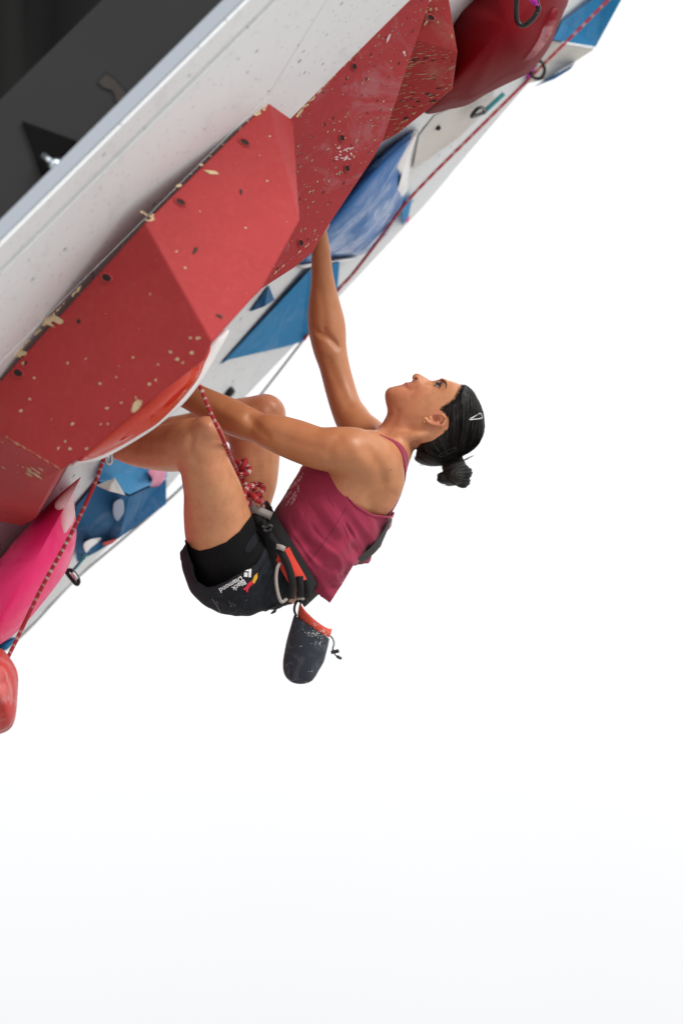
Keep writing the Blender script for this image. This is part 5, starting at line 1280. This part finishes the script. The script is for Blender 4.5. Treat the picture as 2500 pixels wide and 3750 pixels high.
# ------------------------------------------------------------------ chalk bag
bag = empty('chalk_bag', 'navy chalk bag with coral red collar hanging from the harness', 'chalk bag')
def loft(name, f, rings, d, mat, parent, kd=.85, cap0=False, cap1=True, n=4, wr=0.0, N=40, sag=None):
    R = catmull([np.array([*f(*a), *f(*b)]) for a, b in rings], n); V = []; F = []
    for k, r in enumerate(R):
        a = K(r[0], r[1], d); b = K(r[2], r[3], d); c = (a+b)/2; h = (b-a)/2; L = np.linalg.norm(h)
        for j in range(N):
            t = 2*math.pi*j/N; ww = 1+wr*(math.sin(3*t+k*.25)+.6*math.sin(5*t-k*.4+1))
            sg = 0 if sag is None else float(np.interp(k/(len(R)-1), np.linspace(0, 1, len(sag)), sag))*abs(math.sin(t))
            V.append(to_world(c+(h*math.cos(t)+np.array([0, 0, -L*kd])*math.sin(t))*ww+np.array([h[1], -h[0], 0])/L*sg))
    m_ = len(R)
    for k in range(m_-1):
        for j in range(N): F.append((k*N+j, k*N+(j+1) % N, (k+1)*N+(j+1) % N, (k+1)*N+j))
    if cap1: F.append(tuple((m_-1)*N+j for j in range(N)))
    if cap0: F.append(tuple(range(N)))
    o = mesh_obj(name, V, F, mat, parent, True); fix_normals(o); return o
DB = 11.98
loft('bag', c10, [((955, 788), (1242, 982)), ((930, 868), (1228, 1055)), ((903, 960), (1212, 1122)), ((882, 1060), (1192, 1182)), ((868, 1150), (1168, 1232)), ((872, 1240), (1138, 1290)), ((892, 1300), (1105, 1328)), ((930, 1338), (1060, 1348)), ((975, 1353), (1020, 1356))], DB, MAT_BAG, bag, .8, wr=.03)
col_ = loft('collar', c10, [((984, 806), (1240, 974)), ((986, 760), (1256, 945)), ((1002, 690), (1264, 905)), ((1016, 690), (1250, 902)), ((1004, 760), (1240, 942))], DB, MAT_COLLAR, bag, .78, cap1=False, n=4, wr=.012, sag=[0, .004, .012, .012, .004])
tube('hanging_loop', kpath([(975, 800, 11.93), (958, 750, 11.93), (966, 700, 11.93), (992, 668, 11.93), (1012, 690, 11.93)], c10, 5), .0034, MAT_WEB, bag, 8)
tube('knot', kpath([(985, 655, 11.93), (1010, 648, 11.92), (1030, 655, 11.93)], c10, 4), .005, MAT_GREYWEB, bag, 8)
tube('drawcord', kpath([(1252, 956, 11.95), (1280, 990, 11.95), (1286, 1030, 11.95), (1274, 1062, 11.95)], c10, 5), .0011, MAT_PLASTIC, bag, 6)
tube('drawcord', kpath([(1250, 962, 11.95), (1268, 985, 11.95), (1278, 1020, 11.95), (1270, 1062, 11.95)], c10, 5), .0011, MAT_PLASTIC, bag, 6)
tube('cord_lock', kpath([(1258, 1096, 11.95), (1290, 1090, 11.95), (1324, 1082, 11.95)], c10, 4), .0050, MAT_PLASTIC, bag, 10)
tube('cord_tail', kpath([(1272, 1060, 11.95), (1278, 1095, 11.95), (1300, 1122, 11.95), (1326, 1138, 11.95), (1346, 1148, 11.95)], c10, 4), [.0022]*3+[.0016]*6+[.003, .0042, .0044, .0044, .004, .004, .0035, .002], MAT_PLASTIC, bag, 8)

# ------------------------------------------------------------------ ropes
rope = empty('climbing_rope', 'red and white climbing rope running from the harness knot past the left holds', 'rope')
rp = [(-420, 3900, 11.0), (-200, 2860, 11.35), (33, 2401, 11.50), (150, 2160, 11.53), (265, 1948, 11.55), (347, 1773, 11.58), (380, 1682, 11.62), (410, 1620, 11.68), (520, 1530, 11.69), (660, 1430, 11.68), (712, 1388, 11.66), (727, 1402, 11.65), (771, 1509, 11.64), (806, 1585, 11.66), (839, 1661, 11.76), (856, 1700, 11.86), (868, 1722, 11.90)]
tube('strand', kpath(rp, cs, 8), .0052, MAT_ROPE, rope, 10)
def knot(c, r, d, tilt, ph, n=72, tw=1.0, rx=.95):
    o = K(*c, d); P = []
    for k in range(n):
        t = 2*math.pi*k/n+ph; rr = 2+math.cos(3*t)
        v = np.array([rr*math.cos(2*t), rr*math.sin(2*t)*tw, 1.3*math.sin(3*t)])/3.0*r
        v = np.array([v[0], v[1]*math.cos(rx)-v[2]*math.sin(rx), v[1]*math.sin(rx)+v[2]*math.cos(rx)])
        P.append(o+np.array([v[0]*math.cos(tilt)-v[1]*math.sin(tilt), v[0]*math.sin(tilt)+v[1]*math.cos(tilt), v[2]*.8]))
    return to_world(np.array(P))
tube('knot', knot(c11(642, 1262), .0225, 11.905, 1.1, 0, tw=1.5), .0068, MAT_ROPE, rope, 10, True)
tube('knot', knot(c11(800, 1600), .0290, 11.905, -.75, 1.0, tw=1.5), .0075, MAT_ROPE, rope, 10, True)
tube('strand', kpath([(600, 1300, 11.91), (660, 1390, 11.90), (680, 1450, 11.90), (720, 1520, 11.90)], c11, 5), .0062, MAT_ROPE, rope, 10)
tube('strand', kpath([(860, 1660, 11.915), (900, 1720, 11.92), (922, 1790, 11.93), (925, 1850, 11.94)], c11, 5), .0058, MAT_ROPE, rope, 10)
def far_path(pts, h=.05): return to_world(catmull([K(p[0], p[1], wall_d(p[0], p[1], h)) for p in pts], 8))
o = tube('climbing_rope', far_path([(2300, -75), (2140, 85), (1954, 270), (1700, 522), (1560, 662), (1471, 760), (1400, 860), (1293, 1000), (1235, 1064), (1180, 1150), (1112, 1245)]), .0046, MAT_ROPEF, None, 8)
tag(o, 'blurred red rope running along the far rim of the wall', 'rope')
o = tube('cord', to_world(catmull([K(p[0], p[1], 13.25) for p in ((1112, 1243), (949, 1452), (800, 1632), (668, 1782), (480, 1948), (270, 2128), (102, 2306), (-80, 2470))], 8)), .0042, MAT_CABLE, None, 8)
tag(o, 'thin grey cord below the far rim of the wall, at left', 'cord')

# ------------------------------------------------------------------ quickdraws
q = empty('quickdraw', 'black carabiner with purple sling hanging in front of the dark red dome', 'quickdraw')
tube('carabiner', kpath([(1016, -60, 11.80), (1009, 0, 11.80), (1007, 60, 11.80), (1013, 105, 11.80), (1036, 127, 11.80), (1066, 116, 11.80), (1098, 84, 11.80), (1117, 50, 11.80), (1112, 18, 11.80), (1092, -30, 11.80), (1060, -80, 11.80)], c5b, 5, True), .0066, MAT_BLKMETAL, q, 10, True)
tube('gate', kpath([(1058, 122, 11.795), (1090, 94, 11.795), (1112, 62, 11.795)], c5b, 4), .0052, MAT_BLKMETAL, q, 8)
ribbon('sling', kc([(1112, 26, 11.79), (1095, 10, 11.785), (1085, -20, 11.79), (1080, -120, 11.85)], c5b, 5), np.array([.8, -.5, 0]), .017, .005, MAT_PURPLE, q)
q = empty('quickdraw', 'blurred dark ring carabiner on the red rope beneath the dark red dome', 'quickdraw')
cx_, cy_ = c5b(1112, 346); dd = wall_d(cx_, cy_, .05)
tube('carabiner', to_world(np.array([K(cx_+26*math.cos(t)+8*math.sin(t), cy_+34*math.sin(t)-8*math.cos(t), dd-.02) for t in np.linspace(0, 2*math.pi, 24)[:-1]])), .0050, MAT_BLKMETAL, q, 8, True)
ribbon('sling', np.array([K(*c5b(1095, 330), dd-.02), K(*c5b(1075, 358), dd-.02), K(*c5b(1062, 392), dd)]), np.array([1, .4, 0]), .013, .004, MAT_PURPLE, q)
q = empty('quickdraw', 'blurred teal quickdraw on the grey panel below the dark red dome', 'quickdraw')
def dq(p, h=.04): return wall_d(*c5b(*p), h)
ribbon('sling', np.array([K(*c5b(*p), dq(p)) for p in ((845, 560), (880, 528), (915, 496), (945, 468))]), np.array([.6, -.8, 0]), .013, .005, MAT_TEAL, q)
tube('carabiner', to_world(catmull([K(*c5b(*p), dq(p)) for p in ((785, 582), (812, 545), (840, 538), (850, 560), (825, 570))], 5, True)), .0055, MAT_BLKMETAL, q, 8, True)
q = empty('quickdraw', 'blurred teal and black quickdraw on the grey cord right of the pink hold', 'quickdraw')
ribbon('sling', kc([(610, 835, 12.35), (590, 880, 12.35), (560, 920, 12.38), (535, 950, 12.4)], c7, 4), np.array([.8, .6, 0]), .014, .005, MAT_TEAL, q)
tube('carabiner', kpath([(478, 965, 12.42), (512, 958, 12.42), (545, 990, 12.42), (566, 1030, 12.42), (555, 1058, 12.42), (525, 1030, 12.42)], c7, 5, True), .0060, MAT_BLKMETAL, q, 8, True)
tube('gate', kpath([(520, 975, 12.41), (540, 1000, 12.41), (552, 1022, 12.41)], c7, 4), .0055, MAT_ALU, q, 8)
q = empty('quickdraw', 'small steel carabiner end at the top of the rope below the near calf', 'quickdraw')
tube('carabiner', kpath([(752, 70, 11.66), (756, 150, 11.66), (776, 190, 11.66), (798, 186, 11.66), (802, 150, 11.66), (790, 70, 11.66)], c7, 5, True), .0042, MAT_CLIP, q, 10, True)

# ------------------------------------------------------------------ chalk dust on the bag, collar and shorts
def cam_bvh(o):
    n = len(o.data.vertices); V = np.empty(n*3, np.float32); o.data.vertices.foreach_get('co', V); V = V.reshape(-1, 3)-CAM
    V = np.stack([V@RT, V@UP, V@FW], 1)
    return BVHTree.FromPolygons(V.tolist(), [tuple(p.vertices) for p in o.data.polygons])
def smears(spots):
    out = []
    for (x_, y_, sx_, sy_, n_, sz) in spots:
        for k in range(n_):
            cx_ = random.gauss(x_, sx_); cy_ = random.gauss(y_, sy_); m_ = random.randint(5, 7); a0 = random.random()*6
            r_ = sz*(.4+random.random()); st = random.uniform(.6, 1.8)
            out.append([(cx_+r_*st*math.cos(a0+2*math.pi*j/m_)*random.uniform(.6, 1.2), cy_+r_*math.sin(a0+2*math.pi*j/m_)*random.uniform(.6, 1.2)) for j in range(m_)])
    return out
MAT_CHALKW = M('white_chalk', (.42, .42, .43), .95).m
bag_o = [o for o in bag.children if o.name.startswith('bag')][0]
decal('chalk_dust', c10, smears([(1125, 935, 40, 18, 80, 3.4), (1150, 1020, 30, 10, 26, 2.4), (1012, 1046, 5, 5, 4, 4), (1105, 1250, 14, 3, 6, 2.5), (1060, 1340, 10, 4, 4, 3), (950, 1320, 20, 6, 8, 2.5), (1180, 1000, 6, 40, 10, 2.5)]), cam_bvh(bag_o), MAT_CHALKW, bag, .0011, cuts=1)['kind'] = 'stuff'
decal('chalk_dust', c10, smears([(1130, 870, 30, 22, 34, 3.6), (1195, 925, 20, 14, 40, 4)]), cam_bvh(col_), M('pink_chalk', (.62, .40, .36), .95).m, bag, .0011, cuts=1)['kind'] = 'stuff'
decal('chalk_dust', c10, smears([(435, 700, 26, 14, 12, 2.2), (520, 760, 30, 14, 5, 2.0), (600, 640, 60, 30, 6, 1.6), (330, 720, 10, 30, 8, 2.2), (480, 480, 60, 25, 8, 1.8)]), sb, MAT_CHALKW, shorts, .0011, cuts=1)['kind'] = 'stuff'
